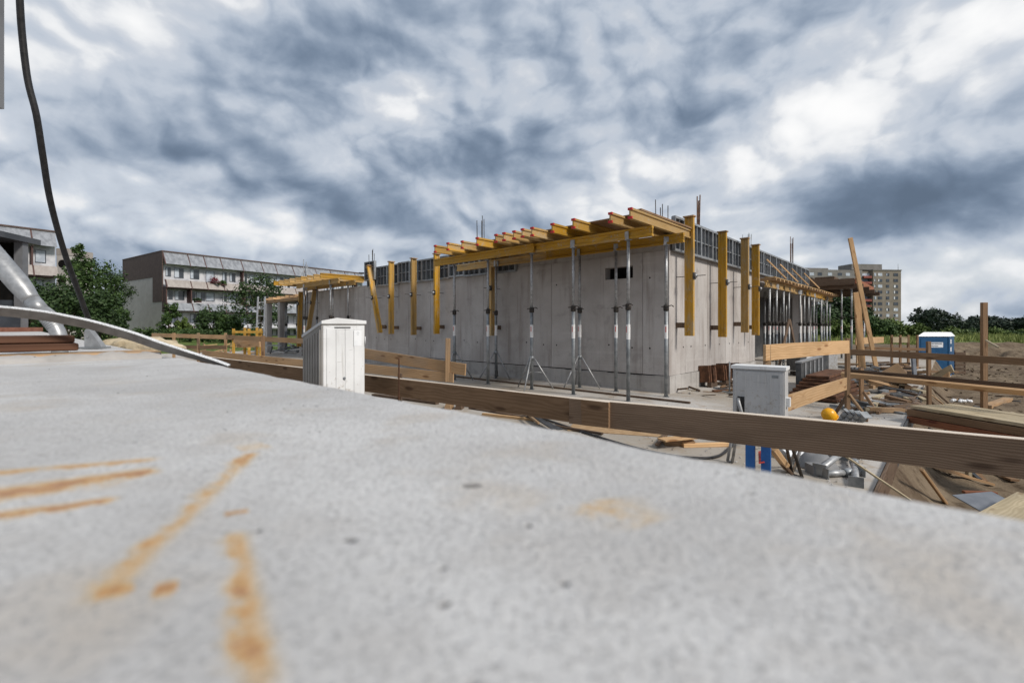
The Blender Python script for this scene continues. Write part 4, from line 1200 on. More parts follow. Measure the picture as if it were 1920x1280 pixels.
# scraps under the guard rail
lying(1240, 826, 1302, 820, .16, .02, 'wood_new', 'wood_scrap', 'broad pale wood scrap on top of the heap under the rail', 'scrap', z=.10)
lying(1280, 838, 1365, 836, .07, .045, 'wood_new', 'wood_scrap', 'pale batten piece beside the broad scrap under the rail', 'scrap')
lying(1232, 836, 1252, 812, .05, .03, 'wood_dark', 'wood_scrap', 'dark stick propped on the heap under the rail', 'scrap', z=.03)
lying(1244, 832, 1300, 834, .20, .07, 'wood_tan', 'wood_scrap', 'thick tan offcut under the broad pale scrap', 'scrap')
lying(1070, 800, 1250, 812, .55, .012, 'ply_edge', 'wood_sheet', 'tan sheet lying flat under the guard rail', 'sheet')
for k, (a, b2, c, d) in enumerate(((985, 776, 1050, 806), (1000, 780, 1040, 805))):
    lying(a, b2, c, d, .09, .02, 'tar_sheet', 'dark_strip', 'dark strip lying across the scraps by the slab', 'strip', 'dark strips by the slab', z=.06 + .022 * k)
lying(985, 775, 1010, 795, .03, .03, 'wood_tan', 'wood_scrap', 'thin tan stick against the dark strips', 'scrap', z=.10)
lying(880, 766, 1000, 786, .05, .03, 'wood_dark', 'wood_scrap', 'dark batten lying along the near slab', 'scrap')
lying(905, 778, 1010, 790, .06, .04, 'wood_new', 'wood_scrap', 'pale yellowish batten lying along the near slab', 'scrap')
lying(700, 742, 820, 758, .10, .05, 'wood_dark', 'timber_plank', 'dark plank on the ground below the rail by the white cabinet', 'plank')
lying(860, 760, 975, 775, .12, .03, 'facade_white', 'foam_strip', 'white strip of insulation below the guard rail', 'strip')
lying(1040, 800, 1130, 815, .05, .03, 'wood_dark', 'wood_scrap', 'dark curved stick on the tan sheet', 'scrap', z=.014)
# little wedge blocks under the rail
wb = thing('wedge_block', 'pair of small timber wedges on the ground under the rail', 'wedge', PG(838, 765))
for k, (px, m_) in enumerate(((832, 'wood_tan'), (852, 'wood_dark'))):
    a = PG(px, 768); d = V(.13, -.02, 0); dd = V(.03, .25, 0)
    build(MB().hexa([a, a + d, a + d + dd, a + dd, a + Z * .12 + d * .3, a + Z * .12 + d * .8, a + Z * .12 + d * .8 + dd, a + Z * .12 + d * .3 + dd]), 'wedge', m_, wb)
# black cable on the ground
pts = [PG(px, py, .02) for px, py in ((1000, 778), (1050, 795), (1120, 818), (1180, 836), (1240, 850), (1300, 858), (1345, 855), (1370, 838), (1385, 822))]
def smooth_path(pts, n=6):
    out = []
    for i in range(len(pts) - 1):
        p0, p1, p2, p3 = pts[max(i - 1, 0)], pts[i], pts[i + 1], pts[min(i + 2, len(pts) - 1)]
        for k in range(n):
            t = k / n
            out.append(.5 * ((2 * p1) + (p2 - p0) * t + (2 * p0 - 5 * p1 + 4 * p2 - p3) * t * t + (3 * p1 - p0 - 3 * p2 + p3) * t ** 3))
    return out + [pts[-1]]
tag(build(MB().tube(smooth_path(pts), .016, 8), 'power_cable', 'rubber'), 'black cable curving over the dusty floor below the rail', 'cable')
# tripod frames and struts standing under the rail by the grey cabinet
def legs(label, pairs, mat, name='folded_tripod', cat='tripod'):
    t = thing(name, label, cat, PG(pairs[0][0], pairs[0][1]))
    for a, b2, c, d, zt in pairs:
        q = PG(a, b2, .0); Y = q.y + .05
        build(MB().tube([q + Z * .012, P(c, d, Y - zt)], .016, 8), 'leg', mat, t)
    build(MB().tube([PG(pairs[0][0], pairs[0][1], .0) + Z * .015, PG(pairs[-1][0], pairs[-1][1], .0) + Z * .015], .012, 6), 'foot_bar', mat, t)
    return t
legs('galvanised folding tripod standing left of the blue legs', [(1364, 866, 1376, 800, .1), (1373, 868, 1384, 800, .3)], 'galv')
legs('dark folding tripod standing right of the blue legs', [(1486, 892, 1470, 815, .1), (1504, 897, 1478, 815, .2)], 'dark_steel')
legs('pale galvanised strut crossing right of the blue legs', [(1488, 884, 1508, 820, .1), (1480, 876, 1500, 822, .3)], 'galv', 'steel_strut', 'strut')
tag(board('wood_scrap', PG(1478, 880, .02), P(1447, 838, 4.3), .05, .09, 'wood_new', up=V(0, 1, 0)), 'pale board leaning on the blue legs', 'scrap')
tag(board('wood_scrap', PG(1484, 888, .02), P(1440, 838, 4.6), .03, .05, 'wood_dark', up=V(0, 1, 0)), 'dark board leaning on the blue legs', 'scrap')
tag(board('warning_tape', PG(1428, 868, .25), PG(1427, 845, .30), .004, .05, 'sticker_red', up=V(0, 1, 0)), 'strip of red and white tape hanging between the blue legs', 'tape')
# bright sheet and grey cone base
tag(board('metal_sheet', PG(1490, 862, .02), PG(1545, 832, .02), .45, .012, 'white_plastic', up=V(.2, -.6, .8).normalized()), 'bright metal sheet lying behind the tripods', 'sheet')
cp = PG(1530, 874)
cn = thing('grey_funnel', 'grey plastic cone standing on the floor by the lying props', 'cone', cp)
build(MB().lathe([(0, .21), (.02, .205), (.13, .11), (.15, .06)], cp, 18), 'cone', 'grey_cone', cn)
build(MB().lathe([(.1505, .012), (.30, .012)], cp, 8), 'rod', 'dark_steel', cn)
# galvanised props lying stacked
def lying_prop(a, b2, label, group, tip=None):
    d = (b2 - a).normalized(); L = (b2 - a).length
    t = thing('lying_prop', label, 'prop', a - Z * .03, group=group)
    build(MB().tube([a, a + d * (L * .62)], .032, 10), 'outer_tube', 'galv', t)
    build(MB().tube([a + d * (L * .62 + .001), b2], .024, 10), 'inner_tube', 'galv', t)
    build(MB().lathe([(-.03, .04), (.05, .045), (.06, .034)], a + d * (L * .62), 10, d), 'collar', 'galv_dull', t)
    build(MB().bar(b2, b2 + d * .008, .12, .12), 'end_plate', 'galv_dull', t)
    build(MB().bar(a - d * .008, a, .12, .12), 'end_plate', 'galv_dull', t)
    if tip:
        build(MB().tube([a + d * (L * tip), a + d * (L * tip + .06)], .0335, 10, caps=False), 'red_band', 'red_plastic', t)
        build(MB().tube([a + d * (L * tip + .06), a + d * (L * tip + .11)], .0335, 10, caps=False), 'yellow_band', 'print_yellow', t)
    return t
gp = 'galvanised props lying on the floor'
lying_prop(PG(1537, 886, .04) + Z * .03, PG(1606, 852, .02) + Z * .16, 'galvanised prop with a red and yellow band lying in the stack', gp, .55)
lying_prop(PG(1545, 888, .04), PG(1612, 884, .04), 'dark ended galvanised prop lying flat before the stack', gp)
lying_prop(PG(1605, 905, .04), PG(1600, 850, .08), 'galvanised prop lying crosswise at the end of the stack', gp)
for k in range(4):
    lying_prop(PG(1530 + k * 16, 846 + 2 * k, .10), PG(1545 + k * 16, 806 + k * 3, .12), 'galvanised prop in the row lying under the rail', gp)
for k in range(4):
    lying_prop(PG(1570 + k * 13, 790 + 2 * k, .10), PG(1590 + k * 11, 772 + k * 2, .26), 'galvanised prop sloping in the row behind the rail', gp)
wb2 = PG(1530, 888)
tag(build(MB().box(wb2.x - .07, wb2.x + .07, wb2.y - .07, wb2.y + .07, .0, .10), 'concrete_cube', 'grey_cone'), 'small grey concrete cube before the cone', 'block')
hp = PG(1556, 789, .22)
hh = thing('hard_hat', 'round yellow hard hat resting on the steel props', 'hard hat', hp)
ax_ = V(.45, -.55, .55).normalized()
build(MB().lathe([(-.02, .084), (0, .088), (.04, .090), (.078, .080), (.104, .056), (.119, .022), (.121, .003)], hp + Z * .06, 20, V(-.5, -.1, .8).normalized()), 'shell', 'yellow_plastic', hh)
build(MB().lathe([(-.030, .096), (-.0205, .098)], hp + Z * .06, 20, V(-.5, -.1, .8).normalized()), 'brim', 'yellow_plastic', hh)
tag(board('thin_pole', PG(1572, 846, .35), PG(1708, 938, .02), .018, .018, 'plank_pale'), 'thin pale pole sloping down over the floor to the slab edge', 'pole')

# debris by the bright wall: rusty bundles, scraps
for k, (px, py, Y, w_) in enumerate(((1322, 722, 11.5, .42), (1350, 722, 11.9, .46), (1372, 720, 12.4, .4))):
    p = PG(px, 612 + F * 1.5 / Y)
    t = thing('rusty_bundle', 'bundle of short rusty steel pieces standing by the bright wall', 'bundle', p, group='rusty bundles by the bright wall')
    for j in range(9):
        q = p + u2 * (j * w_ / 9) + u1 * random.uniform(-.05, .05)
        build(MB().bar(q + Z * .12, q + u1 * .03 + Z * (.50 + random.uniform(-.04, .04)), w_ / 10, .30, u1), 'plate', 'rust', t)
    build(MB().bar(p - u1 * .1 + Z * .06, p + u2 * w_ - u1 * .1 + Z * .06, .1, .12), 'support', 'wood_dark', t)
tag(build(MB().tube([Bd(-1.0, .9, 0), Bd(-1.0, .9, .72)], .016, 6), 'steel_pin', 'galv_dull'), 'thin steel pin standing up in the scraps by the bright wall', 'pin')
KIND = {'wood_dark': 'dark wood', 'wood_brown': 'brown wood', 'wood_tan': 'tan wood', 'wood_grey': 'grey-brown wood', 'plank_pale': 'pale wood', 'rust': 'rusty steel', 'galv_dull': 'dull steel',
        'mortar': 'sandy mortar', 'form_face': 'black sheeting', 'tar_sheet': 'tar paper'}
rng = random.Random(11)
for k in range(46):
    p = Bd(-rng.uniform(.3, 1.7), rng.uniform(.0, 3.3), 0); an = rng.uniform(0, 3.1); L = rng.uniform(.15, .6)
    h = rng.choice((.015, .03, .04)); zz = rng.uniform(0, .10)
    mt_ = rng.choice(('wood_dark', 'wood_dark', 'rust', 'wood_brown', 'galv_dull', 'mortar'))
    tag(board('debris_piece', p + Z * (h / 2 + zz), p + dirr(an) * L + Z * (h / 2 + rng.uniform(0, .05)), rng.uniform(.02, .09), h, mt_, c=0), 'small scrap of ' + KIND[mt_] + ' in the litter along the bright wall', 'scrap', 'litter along the bright wall, ' + KIND[mt_])
# leaning formwork panel and mesh stack behind the pale boards
lp = PG(1497, 742); lp2 = PG(1538, 720)
t = thing('steel_frame_panel', 'dark steel formwork panel standing on edge with a pale top', 'formwork', lp)
build(MB().bar(lp + Z * .36, lp2 + Z * .36, .10, .70), 'panel_body', 'form_face', t)
build(MB().bar(lp + Z * .725, lp2 + Z * .725, .13, .028), 'top_rail', 'alu', t)
for k in range(5):
    q = lp.lerp(lp2, .12 + k * .2); build(MB().bar(q + Z * .02 + V(.055, -.055, 0), q + Z * .70 + V(.055, -.055, 0), .02, .03), 'rib', 'galv', t)
for k in range(7):
    a, b2 = PG(1520 + 2 * k, 752 - k), PG(1570, 735 - k)
    tag(board('rusty_mat', a + Z * (.05 + k * .065), b2 + Z * (.05 + k * .065), .9 - .08 * k, .05, 'rust', c=0), ORD[k] + ' rusty steel mat of the heap behind the pale boards, counted from below', 'mat', 'rusty mats behind the pale boards')
# machine box behind
mp = PG(1532, 706)
t = thing('generator_box', 'dark grey machine box with a pale side on the floor near the open side', 'machine', mp)
build(MB().box(mp.x - .5, mp.x + .35, mp.y, mp.y + .7, .15, .82), 'body', 'form_face', t)
build(MB().box(mp.x + .352, mp.x + .62, mp.y + .01, mp.y + .69, .12, .74), 'side_panel', 'cab_grey', t)
build(MB().box(mp.x - .32, mp.x - .12, mp.y - .012, mp.y - .001, .4, .6), 'gauge_plate', 'sticker', t)
for x in (-.4, .5): build(MB().box(mp.x + x - .05, mp.x + x + .05, mp.y + .1, mp.y + .6, 0, .119), 'skid', 'dark_steel', t)
# litter on the slab to the right and far planks
for k in range(150):
    px = rng.uniform(1595, 1745); py = rng.uniform(694, 745) if rng.random() < .7 else rng.uniform(745, 778)
    if px > 1745 - (py - 700) * .12: px -= 40
    p = PG(px, py); an = rng.uniform(0, 3.1); L = rng.uniform(.25, 1.5) * (1 if py < 735 else .5)
    h = rng.choice((.03, .05, .08)); zz = rng.uniform(0, .30) if py < 735 else 0
    mt_ = rng.choice(('wood_dark', 'wood_brown', 'wood_tan', 'form_face', 'galv_dull', 'plank_pale', 'wood_grey'))
    tag(board('debris_piece', p + Z * (h / 2 + zz), p + dirr(an) * L + Z * (h / 2 + zz * rng.random() + .02), rng.uniform(.04, .14), h, mt_, c=0), 'piece of ' + KIND[mt_] + ' in the litter beyond the brown fence', 'scrap', 'litter beyond the brown fence, ' + KIND[mt_])
for k in range(14):
    a = PG(1598 + k * 4, 668 + k * .6, .35); b2 = PG(1655 + k * 4, 700 + k * 1.2, .1)
    tag(board('stacked_bar', PG(1590 + k * 3, 690, .25 + .03 * k), PG(1640 + k * 2.2, 708, .1 + .02 * k), .07, .05, 'galv' if k % 2 else 'form_face', c=0), 'steel bar in the sloping stack behind the braced post', 'bar', 'bars in the sloping stack') if k < 9 else None
tag(board('timber_plank', PG(1632, 722, .05), PG(1692, 690, .5), .03, .3, 'wood_tan', up=V(0, .3, 1).normalized()), 'broad tan board leaning on the litter behind the brown fence', 'board')
tag(board('timber_plank', PG(1745, 712, 0.05) , P(1786, 690, 12.0), .03, .2, 'plank_pale'), 'pale board sticking up at the slab corner before the toilet', 'board')
tag(board('timber_plank', PG(1760, 718, 0.0) , P(1780, 704, 10.9), .03, .18, 'wood_new'), 'yellowish board below the toilet at the slab corner', 'board')
tag(board('steel_pole', PG(1716, 720), P(1712, 668, 12.2), .06, .09, 'blue_sheet', up=V(1, 0, 0)), 'blue grey steel post standing in the litter before the toilet', 'post')
# right soil: boards, dark sheet
def soil(px, py, z=-.7):
    p = PG(px, py, z); p.z = ground_z(p.x, p.y); return p
def lay(px0, py0, px1, py1, w, h, mat, name, label, cat, group=None, dz=.03):
    a, b2 = soil(px0, py0), soil(px1, py1); return tag(board(name, a + Z * (h / 2 + dz), b2 + Z * (h / 2 + dz), w, h, mat, c=.003), label, cat, group)
a = PG(1930, 905, -.35); b2 = PG(1850, 985, -.35)
tag(board('timber_plank', PG(1950, 935, -.30), PG(1868, 985, -.30), .34, .05, 'plank_pale'), 'broad pale plank on the soil by the edge of the near slab', 'plank')
tag(board('timber_plank', PG(1845, 962, -.35), PG(1960, 985, -.35), .12, .05, 'redwood'), 'reddish board beside the broad pale plank on the soil', 'board')
tag(board('dark_sheet', PG(1815, 945, -.45), PG(1892, 938, -.42), .36, .012, 'blue_sheet', up=V(.15, -.2, 1).normalized()), 'dark blue grey sheet lying tilted on the soil', 'sheet')
tag(board('wood_scrap', PG(1806, 922, -.42), PG(1868, 924, -.42), .05, .03, 'redwood'), 'thin reddish lath on the soil above the dark sheet', 'lath')
lay(1850, 752, 1890, 742, .22, .10, 'wood_tan', 'timber_plank', 'tan board half sunk in the soil behind the plank stack', 'board')
lay(1896, 760, 1912, 782, .08, .05, 'plank_pale', 'wood_scrap', 'pale stick in the soil behind the plank stack', 'scrap')
for k in range(40):
    px, py = rng.uniform(1765, 1925), rng.uniform(728, 900)
    p = soil(px, py)
    if slab_s(p.x, p.y) > -4.3: continue
    an = rng.uniform(0, 3.1); L = rng.uniform(.15, .8)
    q = p + dirr(an) * L; q.z = ground_z(q.x, q.y)
    mt_ = rng.choice(('wood_dark', 'wood_brown', 'wood_grey', 'wood_tan', 'tar_sheet'))
    tag(board('debris_piece', p + Z * .03, q + Z * .03, rng.uniform(.03, .12), .03, mt_, c=0), 'scrap of ' + KIND[mt_] + ' half buried in the dug soil', 'scrap', 'scraps in the dug soil, ' + KIND[mt_])
p = soil(1800, 741); 
pb_ = MB()
for i in range(7):
    pb_.tube([p + V(-.25 + i * .08, rng.uniform(-.1, .1), .05 + .04 * (i % 2)), p + V(-.18 + i * .08, rng.uniform(-.1, .1), .06)], .05, 6)
tag(build(pb_, 'plastic_wrap', 'white_plastic'), 'crumpled white plastic wrap on the soil', 'plastic')
# clods and stones on the soil
st = MB()
for k in range(1500):
    x, y = rng.uniform(4.5, 30), rng.uniform(3, 34)
    if slab_s(x, y) > -4.4: continue
    r = rng.uniform(.02, .07) * (1 if y < 12 else 1.8); z = ground_z(x, y)
    o = V(x, y, z); tt_ = [o + V(rng.uniform(-r, r), rng.uniform(-r, r), rng.uniform(-.2 * r, r)) for _ in range(6)]
    st.add(tt_, [(0, 1, 2), (1, 2, 3), (2, 3, 4), (3, 4, 5), (0, 4, 5), (0, 1, 5), (0, 2, 4), (1, 3, 5)])
so = bpy.data.objects.new('soil_clods', None)
me = bpy.data.meshes.new('soil_clods'); me.from_pydata([p[:] for p in st.v], [], st.f); me.materials.append(MAT['soil'])
so = bpy.data.objects.new('soil_clods', me); COL.objects.link(so); tag(so, 'loose clods and stones scattered over the dug soil', 'clods', kind='stuff')
# grit on the floor slab and near slab
st = MB()
for k in range(1400):
    px, py = rng.uniform(990, 1760), rng.uniform(735, 930)
    p = PG(px, py)
    if slab_s(p.x, p.y) < -3.9: continue
    r = rng.uniform(.006, .022)
    tt_ = [p + V(rng.uniform(-r, r), rng.uniform(-r, r), rng.uniform(0, r)) for _ in range(5)]
    st.add(tt_, [(0, 1, 2), (1, 2, 3), (2, 3, 4), (0, 3, 4), (0, 1, 4)])
me = bpy.data.meshes.new('grit'); me.from_pydata([p[:] for p in st.v], [], st.f); me.materials.append(MAT['kicker_concrete'])
so = bpy.data.objects.new('grit', me); COL.objects.link(so); tag(so, 'grit and crumbs scattered on the dusty floor slab', 'grit', kind='stuff')

# ------------------------------------------------------------------ left foreground: strut, bent strip, boards, hose
# bent metal strip springing over the slab
pts = [(-80, 580, 1.55), (0, 583, 1.58), (65, 589.5, 1.62), (112, 597, 1.66), (175, 610, 1.70), (250, 631, 1.745), (300, 648.5, 1.77), (350, 663, 1.80), (400, 677, 1.81), (430, 686, 1.80)]
path = smooth_path([P(a, b2, Y) for a, b2, Y in pts], 5)
n = len(path); vs, fs, ev, ef = [], [], [], []
for i, p in enumerate(path):
    t = (path[min(i + 1, n - 1)] - path[max(i - 1, 0)]).normalized()
    k = i / (n - 1); hh_ = .0158 * (1 - .80 * max(0, (k - .62) / .38) ** 1.3)
    up = (Z - t * t.z).normalized(); sd_ = up.cross(t).normalized()          # sd_ points away from the viewer's side
    if sd_.y > 0: sd_ = -sd_
    tl = RAD(24); fn = (sd_ * math.cos(tl) - up * math.sin(tl)); un = (up * math.cos(tl) + sd_ * math.sin(tl))
    th = .007
    for a, b2 in ((-1, -1), (1, -1), (1, 1), (-1, 1)): vs.append(p + un * (hh_ * a) + fn * (th * b2))
    for a, b2 in ((1.001, -1), (1.06, -.9), (1.06, .9), (1.001, 1)): ev.append(p + un * (hh_ * a + (.001 if a > 1.05 else 0)) + fn * (th * b2))
def skin4(vv):
    ff = [(i * 4 + k, i * 4 + (k + 1) % 4, (i + 1) * 4 + (k + 1) % 4, (i + 1) * 4 + k) for i in range(n - 1) for k in range(4)]
    return ff + [(3, 2, 1, 0), tuple((n - 1) * 4 + k for k in range(4))]
stp = tag(build(MB().add(vs, skin4(vs)), 'metal_strip', 'strip_shade_side'), 'bent grey metal strip arching over the slab with its tip on the edge', 'metal strip')
build(MB().add(ev, skin4(ev)), 'lit_edge', 'alu_lit_edge', stp)  # speckled edge painted bright for the light on the strip's top

# raking strut of a wall form: fat tube, neck, nut, curved foot
sf = thing('raking_strut', 'thick galvanised raking strut with a curved foot standing on the slab', 'strut', PG(110, 660, SZ))
Ys = 1.98
up0 = P(-140, 330, Ys); e1 = P(46, 546, Ys)
build(MB().tube([up0, P(30, 526, Ys), P(35, 532, Ys), P(44, 543, Ys), P(55, 557, Ys), P(60, 563, Ys)], [.039, .039, .0385, .036, .0305, .029], 24), 'tube', 'alu', sf)
build(MB().tube([P(60.3, 563.3, Ys), P(80, 585, Ys)], [.029, .028], 18), 'neck', 'alu', sf)
build(MB().tube([P(81, 583, Ys - .01), P(93, 592, Ys - .01)], .025, 6, smooth=False), 'lock_nut', 'galv', sf)
ft = smooth_path([P(84, 590, Ys), P(95, 603, Ys), P(105, 616, Ys), P(111, 632, Ys), P(112, 656, Ys), P(112, 666, Ys)], 4)
build(MB().tube(ft, .027, 16), 'curved_foot', 'alu', sf)
rings = MB()
for k in range(6): rings.lathe([(0, .0285), (.004, .0285)], ft[2 + k] , 14, (ft[3 + k] - ft[2 + k]).normalized())
build(rings, 'thread', 'galv', sf)['kind'] = 'stuff'
bp = PG(174, 653, SZ)
br = thing('foot_bracket', 'small grey steel bracket with a sloping fin bolted to the slab', 'bracket', bp)
q0 = P(158, 653, 2.50); q0.z = SZ + .003
build(MB().hexa([q0 + V(-.01, -.03, 0), q0 + V(.10, -.03, 0), q0 + V(.10, .05, 0), q0 + V(-.01, .05, 0), q0 + V(-.01, -.03, .008), q0 + V(.10, -.03, .008), q0 + V(.10, .05, .008), q0 + V(-.01, .05, .008)]), 'plate', 'galv_dull', br)
build(MB().prism([(0, 0), (.092, 0), (.085, .012), (.028, .088), (.018, .096), (.006, .094), (0, .082)], q0 + Z * .0085, V(1, 0, 0), Z, V(0, .030, 0)), 'fin', 'galv', br)
build(MB().lathe([(0, .005), (.003, .005)], q0 + V(.018, -.001, .06), 8, V(0, -1, 0)), 'bolt', 'galv', br)
# hose
hp_ = [(30, -120, 3.1), (36, -20, 3.1), (41, 60, 3.15), (52, 150, 3.2), (68, 215, 3.25), (80, 290, 3.35), (92, 365, 3.5), (108, 430, 3.7), (128, 495, 3.9), (150, 555, 4.15), (166, 598, 4.3), (178, 622, 4.45), (182, 636, 4.5)]
hpts = smooth_path([P(a, b2, Y) for a, b2, Y in hp_], 5); hpts[-1].z = SZ + .02
tag(build(MB().tube(hpts, .020, 10), 'black_hose', 'rubber'), 'black rubber hose hanging down in a curve to the slab', 'hose')
# wall form standing out of the picture's edge, with its strut
wf = thing('wall_form', 'tall grey wall form panel rising beside the slab at the raking strut', 'formwork', V(-2.6, 2.1, SZ))
wy = 2.1
e_ = P(8, 205, wy); f_ = P(18, 88, wy)
build(MB().box(-3.4, e_.x, wy - .08, wy, e_.z, 4.2), 'panel', 'portal_grey', wf)
build(MB().box(-3.4, f_.x - .005, wy - .15, wy - .082, f_.z, 4.2), 'rail', 'portal_dark', wf)
build(MB().box(-3.4, -2.75, wy - .075, wy - .005, SZ, e_.z - .002), 'leg', 'form_steel', wf)

# timber threshold and boards across the joint between the slabs
jn = thing('joint_plank', 'weathered tan plank bedded across the joint of the slabs', 'plank', FG(A1 + .1, -.4))
def FGb(a0, a1, b0, b1, z0, z1, jag=0):
    return MB().hexa([FG(a0, b0, z0), FG(a0, b1, z0), FG(a1, b1, z0), FG(a1, b0, z0), FG(a0, b0, z1), FG(a0, b1, z1), FG(a1, b1, z1), FG(a1, b0, z1)])
M_ = frame_along(FG(A1 + .10, -1.6, SZ + .01), FG(A1 + .10, .40, SZ + .01))
board('board', FG(A1 + .14, -1.8, SZ + .013), FG(A1 + .14, .385, SZ + .013), .22, .020, 'wood_tan', jn)
rg = random.Random(4)
nb_ = 240; prof_ = [(-.016, -.006), (-.010, .008), (.004, .016), (.018, .022), (.034, .020)]
vv, ff = [], []
for k in range(nb_):
    b_ = -1.7 + k * 2.08 / (nb_ - 1)
    for m_, (a_, z_) in enumerate(prof_):
        q_ = V(b_ * 14, m_ * .35, 2)
        vv.append(FG(A1 + .004 + a_ + .010 * mnoise.fractal(q_, 1, 2, 4), b_, SZ + z_ * (1 + .55 * mnoise.fractal(q_ + V(9, 0, 0), 1, 2, 4))))
for k in range(nb_ - 1):
    for m_ in range(4): ff.append((k * 5 + m_, k * 5 + m_ + 1, (k + 1) * 5 + m_ + 1, (k + 1) * 5 + m_))
build(MB().add(vv, ff, True), 'mortar_bead', 'kicker_concrete', jn)
for k, (z_, e_b, da) in enumerate(((.044, .16, 0), (.073, .15, .012))):
    tag(board('form_board', FG(A1 + .26 + da, -1.9, SZ + z_), FG(A1 + .26 + da, e_b, SZ + z_), .16, .027, 'wood_stain', c=.004), ('lower' if k == 0 else 'upper') + ' of two stained reddish boards stacked beside the strut foot', 'board')
# sandy lumps at the slab edge
for i, (px, py, r) in enumerate(((245, 648, .11), (268, 651, .13), (290, 655, .10), (230, 645, .08))):
    c_ = PG(px, py, SZ - .02)
    bm = bmesh.new(); bmesh.ops.create_icosphere(bm, subdivisions=3, radius=1.0)
    for v in bm.verts:
        k = 1 + .35 * mnoise.fractal(v.co * 1.6 + V(i * 5, 0, 0), 1, 2, 3); v.co = V(v.co.x * r * 1.6 * k, v.co.y * r * k, max(-.1, v.co.z) * r * .55 * k)
    me = bpy.data.meshes.new('mortar_lump'); bm.to_mesh(me); bm.free()
    me.polygons.foreach_set('use_smooth', [True] * len(me.polygons))
    tag(link_mesh('mortar_lump', me, 'mortar', Matrix.Translation(c_)), 'lump of sandy mortar left on the slab edge', 'mortar', 'mortar lumps on the slab edge')
# pebbles and crumbs on the near slab
st = MB()
rng = random.Random(21)
for k in range(240):
    a_, b_ = rng.uniform(-.3, 2.1), rng.uniform(-1.2, .42)
    p = FG(a_, b_)
    if p.y < .45 or rng.random() < .35: continue
    r = rng.uniform(.0008, .0028)
    tt_ = [p + V(rng.uniform(-r, r), rng.uniform(-r, r), rng.uniform(-.2 * r, r)) for _ in range(6)]
    st.add(tt_, [(0, 1, 2), (1, 2, 3), (2, 3, 4), (3, 4, 5), (0, 4, 5), (0, 1, 5), (0, 2, 4), (1, 3, 5)])
me = bpy.data.meshes.new('crumbs'); me.from_pydata([p[:] for p in st.v], [], st.f); me.materials.append(MAT['near_concrete'])
so = bpy.data.objects.new('crumbs', me); COL.objects.link(so); tag(so, 'tiny crumbs of concrete on the pale slab', 'crumbs', kind='stuff')

# ------------------------------------------------------------------ dark portal building on the slab at the far left
po = thing('portal_building', 'dark flat roofed portal with grey columns at the end of the slab', 'building', FG(14, -2))
px_d = V(-.22, .975, 0).normalized(); pn = V(px_d.y, -px_d.x, 0)
b0 = P(53, 612, 11.2); b0.z = SZ
def pq(a, b2, z): return b0 - px_d * a - pn * b2 + Z * (z - SZ) + Z * 0
def pbx(a0, a1, c0, c1, z0, z1): return MB().hexa([pq(a0, c0, z0), pq(a1, c0, z0), pq(a1, c1, z0), pq(a0, c1, z0), pq(a0, c0, z1), pq(a1, c0, z1), pq(a1, c1, z1), pq(a0, c1, z1)])
zt = CAMZ + (612 - 456) / F * 11.2
build(pbx(-.3, 7, -.06, 5, zt, zt + .13), 'roof', 'portal_dark', po)
build(pbx(-.14, -.02, .18, 5, SZ + .1, zt - .002), 'shade_wall', 'black_void', po)  # near-black wall added to stand in for the unlit portal interior
build(pbx(-.015, .02, .3, 4, SZ + .15, SZ + .75), 'lower_window', 'glass_dark', po)
for a in (0, 2.6, 5.2): build(pbx(a, a + .17, 0, .17, SZ + .1, zt - .002), 'column', 'portal_grey', po)
build(pbx(-.1, 7, 1.3, 1.5, SZ + .1, zt - .002), 'back_wall', 'portal_dark', po)
build(pbx(.3, 1.9, 1.27, 1.295, SZ + .35, zt - .5), 'window', 'glass_dark', po)
build(pbx(-.15, 7, -.2, 5, SZ + .001, SZ + .099), 'plinth', 'brick_red', po)
build(pbx(.2, 7, .02, .06, SZ + .101, SZ + .5), 'rail_panel', 'glass_dark', po)

# ------------------------------------------------------------------ timber fences on the left
fl1 = thing('timber_fence', 'far timber fence of pale rails by the lawn, left of the yellow rack', 'fence', P(360, 640, 20))
board('rail', P(285, 628, 21), P(425, 632, 18.5), .03, .17, 'wood_tan', fl1); board('rail', P(300, 650, 21), P(425, 651, 18.5), .03, .15, 'wood_brown', fl1)
for px in (326, 372, 423):
    a = P(px, 624, 19.5); board('post', V(a.x, a.y, -.1), a, .06, .10, 'wood_tan', fl1, up=V(1, 0, 0))
fl2 = thing('timber_fence', 'timber fence of two rails between the yellow rack and the white cabinet', 'fence', P(493, 660, 16))
board('rail', P(424, 632, 16.6), P(600, 641, 14.2), .03, .16, 'wood_tan', fl2); board('rail', P(380, 662, 15.8), P(600, 684, 12.4), .03, .20, 'wood_tan', fl2)
for px, yt in ((493, 629), (588, 634)):
    a = P(px, yt, 14.6); board('post', V(a.x, a.y, 0), a, .06, .10, 'wood_brown', fl2, up=V(1, 0, 0))
yr = thing('yellow_rack', 'yellow storage rack with upright posts behind the left fence', 'rack', P(462, 640, 22))
for i, px in enumerate((438, 459, 467, 482, 489)):
    a = P(px, 614 if i % 2 else 616, 22 + .4 * (i % 2)); board('upright', V(a.x, a.y, 0), a, .08, .10, 'yellow_paint', yr, up=V(1, 0, 0))
for py in (622, 632): board('rail', P(436, py, 21.9), P(492, py, 21.9), .08, .11, 'yellow_paint', yr)
for k in range(6):
    tag(board('lumber_piece', P(440 + 3 * k, 640 + (k % 3) * 4, 20.5 - .2 * k), P(484 + k, 637 + (k % 3) * 5, 20 - .2 * k), .12, .14, 'wood_tan'), 'sawn timber piece heaped before the yellow rack', 'lumber', 'lumber before the yellow rack')
ld = thing('aluminium_ladder', 'grey aluminium ladder leaning at the open concrete frame', 'ladder', P(485, 650, 23))
